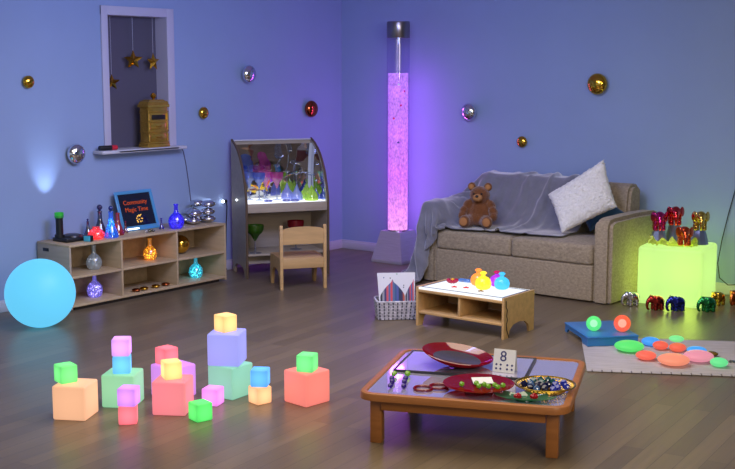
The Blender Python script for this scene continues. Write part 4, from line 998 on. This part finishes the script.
# leaf dish
t = thing('leaf_dish', 'green glass dish with scalloped leaf rim at front of the table', 'dish', TW(2.655, -5.892, MZ+.0005), TA); t.scale = (1, .85, 1)
b = bmesh.new(); n = 96; rings = []
for q, z in ((.0, .006), (.5, .006), (.85, .014), (1., .02), (1.0, .0225), (.85, .017), (.5, .009), (0, .009)):
    if q == 0: rings.append([b.verts.new((0, 0, z))]); continue
    ring = []
    for i in range(n):
        a = 2*PI*i/n; s_ = 1+.09*math.sin(a*9)*(q if q > .6 else 0)
        ring.append(b.verts.new((.14*q*s_*math.cos(a), .068*q*s_*math.sin(a), z+.004*math.sin(a*9)*(q if q > .8 else 0))))
    rings.append(ring)
for a, c in zip(rings, rings[1:]):
    for i in range(n):
        j = (i+1) % n
        if len(a) == 1: b.faces.new((a[0], c[j], c[i]))
        elif len(c) == 1: b.faces.new((a[i], a[j], c[0]))
        else: b.faces.new((a[i], a[j], c[j], c[i]))
bmesh.ops.recalc_face_normals(b, faces=b.faces)
link('dish', MB()._take(b), glassy('green_glass', (104, 172, 140), .14, .7, .06, .0), t)
link('foot', MB().lathe([(.03, 0), (.04, 0), (.035, .0058), (.03, .0058), (.03, 0)], 24), glassy('green_glass_foot', (50, 130, 90), .18, .7), t)
for u, n_, lab in ((2.625, -5.9, 'red rose shaped gem on the green leaf dish, the left one'), (2.70, -5.885, 'red rose shaped gem on the green leaf dish, the right one')):
    m = MB()
    for k in range(5): m.ico((.01*math.cos(k*1.256), .01*math.sin(k*1.256), 0), .0115, 1)
    m.ico((0, 0, .006), .011, 1)
    single('red_gem', m, glassy('ruby_gem', (205, 20, 44), .06, .88, .05, .04), lab, 'gem', TW(u, n_, MZ+.0005+.0212), (0,0,0), 'red gems on the leaf dish')

# ------------------------------------------------------------------ glowing mood cubes
BIG, SM = .180, .094
gcube = 'glowing cubes'
def cube(big, label, x, y, z, rz, col, st=.88):
    s = BIG if big else SM
    col = tuple(int(c+(255-c)*(.24 if big else .14)) for c in col)
    m = glow('lit_cube_plastic', col, st, 1.0 if big else 1.6, .86 if big else .78, .5, .85, .5)
    single('glow_cube', rcube(s, .010 if big else .008, 4), m, label, 'glowing cube', (x, y, z+s/2+.0005), (0, 0, R(rz)), gcube)
def fc(mx, my, ang, s):           # centre of a cube from its nearest bottom corner; ang = direction of the edge that runs to the left of it
    a = R(ang); return (mx-s/2*math.cos(a)-s/2*math.sin(a), my-s/2*math.sin(a)+s/2*math.cos(a))
Z1 = BIG+.0008
x, y = fc(2.689, -5.382, 29, BIG); cube(1, 'large orange glowing cube on the floor, farthest left', x, y, 0, 29, (250, 170, 116)); cA = (x, y)
x, y = fc(2.712, -5.078, 31, BIG); cube(1, 'large green glowing cube on the floor beside the orange cube', x, y, 0, 31, (112, 200, 140)); cB = (x, y)
x, y = fc(3.03, -5.003, 32, BIG); cube(1, 'large red glowing cube with amber small cube on top', x, y, 0, 32, (244, 100, 112)); cC = (x, y)
cube(1, 'large purple glowing cube behind the red cube', 2.681, -4.765, 0, -5, (206, 108, 236)); cD = (2.681, -4.765)
x, y = fc(3.01, -4.654, -2, BIG); cube(1, 'large mint glowing cube under the large blue cube', x, y, 0, 4, (104, 190, 156)); cE = (x, y)
cube(1, 'large blue violet glowing cube stacked on the mint cube', 2.905, -4.565, Z1, 30, (130, 134, 246)); cF = (2.905, -4.565)
x, y = fc(3.427, -4.499, -6, BIG); cube(1, 'large red orange glowing cube on the floor, farthest right', x, y, 0, -6, (252, 100, 86)); cG = (x, y)
SMALL = [
 ('small green glowing cube on top of the orange cube', 2.52, -5.368, Z1, 76, (92, 224, 104)),
 ('small blue glowing cube on top of the large green cube', 2.60, -5.058, Z1, 45, (76, 178, 250)),
 ('small lilac glowing cube topping the blue one on the green cube', 2.598, -5.056, Z1+SM+.001, 40, (214, 140, 250)),
 ('small red glowing cube on the floor before the green cube', 2.873, -5.255, 0, 46, (250, 96, 112)),
 ('small violet glowing cube stacked on the small red floor cube', 2.878, -5.252, SM+.001, 30, (206, 122, 248)),
 ('small pinkish red glowing cube on top of the purple cube', 2.652, -4.785, Z1, -4, (248, 92, 108)),
 ('small amber glowing cube on top of the large red cube', 2.898, -4.975, Z1, 62, (255, 206, 112)),
 ('small pink glowing cube on the floor left of the mint cube', 2.978, -4.752, 0, 20, (236, 122, 236)),
 ('small bright green glowing cube on the floor in front', 3.128, -4.99, 0, -14, (64, 222, 84)),
 ('small amber orange glowing cube on top of the blue violet cube', 2.897, -4.567, 2*Z1, -8, (255, 196, 112)),
 ('small peach glowing cube on the floor right of the mint cube', 3.157, -4.572, 0, -12, (255, 178, 116)),
 ('small sky blue glowing cube stacked on the peach cube', 3.157, -4.567, SM+.001, 33, (70, 160, 252)),
 ('small green glowing cube on top of the red orange cube', 3.368, -4.42, Z1, 20, (88, 222, 110))]
for lab, x, y, z, rz, col in SMALL: cube(0, lab, x, y, z, rz, col)

# ------------------------------------------------------------------ lights
def area(name, loc, target, size, energy, col, sy=None, spread=180):
    l = bpy.data.lights.new(name, 'AREA'); l.energy = energy; l.color = lin(col); l.size = size
    if sy: l.shape = 'RECTANGLE'; l.size_y = sy
    l.spread = R(spread)
    o = bpy.data.objects.new(name, l); C.objects.link(o); o.location = loc
    d = Vector(target)-Vector(loc); o.rotation_euler = d.to_track_quat('-Z', 'Y').to_euler(); return o
def spot(name, loc, target, energy, col, ang, blend=.5, r=.01):
    l = bpy.data.lights.new(name, 'SPOT'); l.energy = energy; l.color = lin(col); l.spot_size = R(ang); l.spot_blend = blend; l.shadow_soft_size = r
    o = bpy.data.objects.new(name, l); C.objects.link(o); o.location = loc
    d = Vector(target)-Vector(loc); o.rotation_euler = d.to_track_quat('-Z', 'Y').to_euler(); return o
area('overhead_fill', (3.6, -4.2, 2.7), (3.6, -4.2, 0), 3.0, 100, (255, 240, 214), 3.0)  # added overhead fill for general brightness, no real fitting behind it
area('front_fill', (7.6, -6.2, 2.4), (3.2, -1.5, .4), 1.6, 90, (255, 240, 216), 1.6)  # added fill from the camera side to lift the sofa front
area('blue_wall_fill', (3.2, -3.6, 2.68), (0.2, -2.2, 1.1), 1.2, 95, (140, 165, 255), 1.2)  # added blue fill that brightens the left wall, stands for no fitting
spot('torch_beam', (TORCH[0], TORCH[1], SZ+.0315+.19), (TORCH[0]-.16, TORCH[1], SZ+.2215+.33), 9, (200, 222, 255), 52, 1., .01)
spot('clip_lamp_beam', (.035, -1.74, .63), (.0, -2.4, .6), 5, (220, 235, 255), 50, .8, .006)
for k in range(4):
    l = bpy.data.lights.new('tube_lamp', 'POINT'); l.energy = 7; l.color = lin((216, 90, 255)); l.shadow_soft_size = .07
    o = bpy.data.objects.new('tube_lamp', l); C.objects.link(o); o.location = (.93, -.31, .45+.38*k)
l = bpy.data.lights.new('cube_lamp', 'POINT'); l.energy = 26; l.color = lin((214, 240, 100)); l.shadow_soft_size = .2
o = bpy.data.objects.new('cube_lamp', l); C.objects.link(o); o.location = (LC[0], LC[1], .2)
w_ = bpy.data.worlds.new('World'); sc.world = w_; w_.use_nodes = True
bgn = w_.node_tree.nodes['Background']; bgn.inputs[0].default_value = (*lin((176, 184, 196)), 1); bgn.inputs[1].default_value = .82

# ------------------------------------------------------------------ camera
cam = bpy.data.cameras.new('camera'); co = bpy.data.objects.new('camera', cam); C.objects.link(co)
cam.sensor_width = 36; cam.lens = 1162.14/735*36; cam.clip_end = 60
co.location = (7.4094, -9.0562, 1.8); co.rotation_euler = (PI/2-.1412, 0, .6638)
sc.camera = co
sc.view_settings.view_transform = 'Standard'; sc.view_settings.look = 'None'; sc.view_settings.exposure = 0; sc.view_settings.gamma = 1; sc.view_settings.use_curve_mapping = False
sc.cycles.use_denoising = True
sc.cycles.max_bounces = 8; sc.cycles.diffuse_bounces = 3; sc.cycles.glossy_bounces = 4; sc.cycles.transparent_max_bounces = 16
sc.cycles.sample_clamp_indirect = 6; sc.cycles.caustics_reflective = False; sc.cycles.caustics_refractive = False
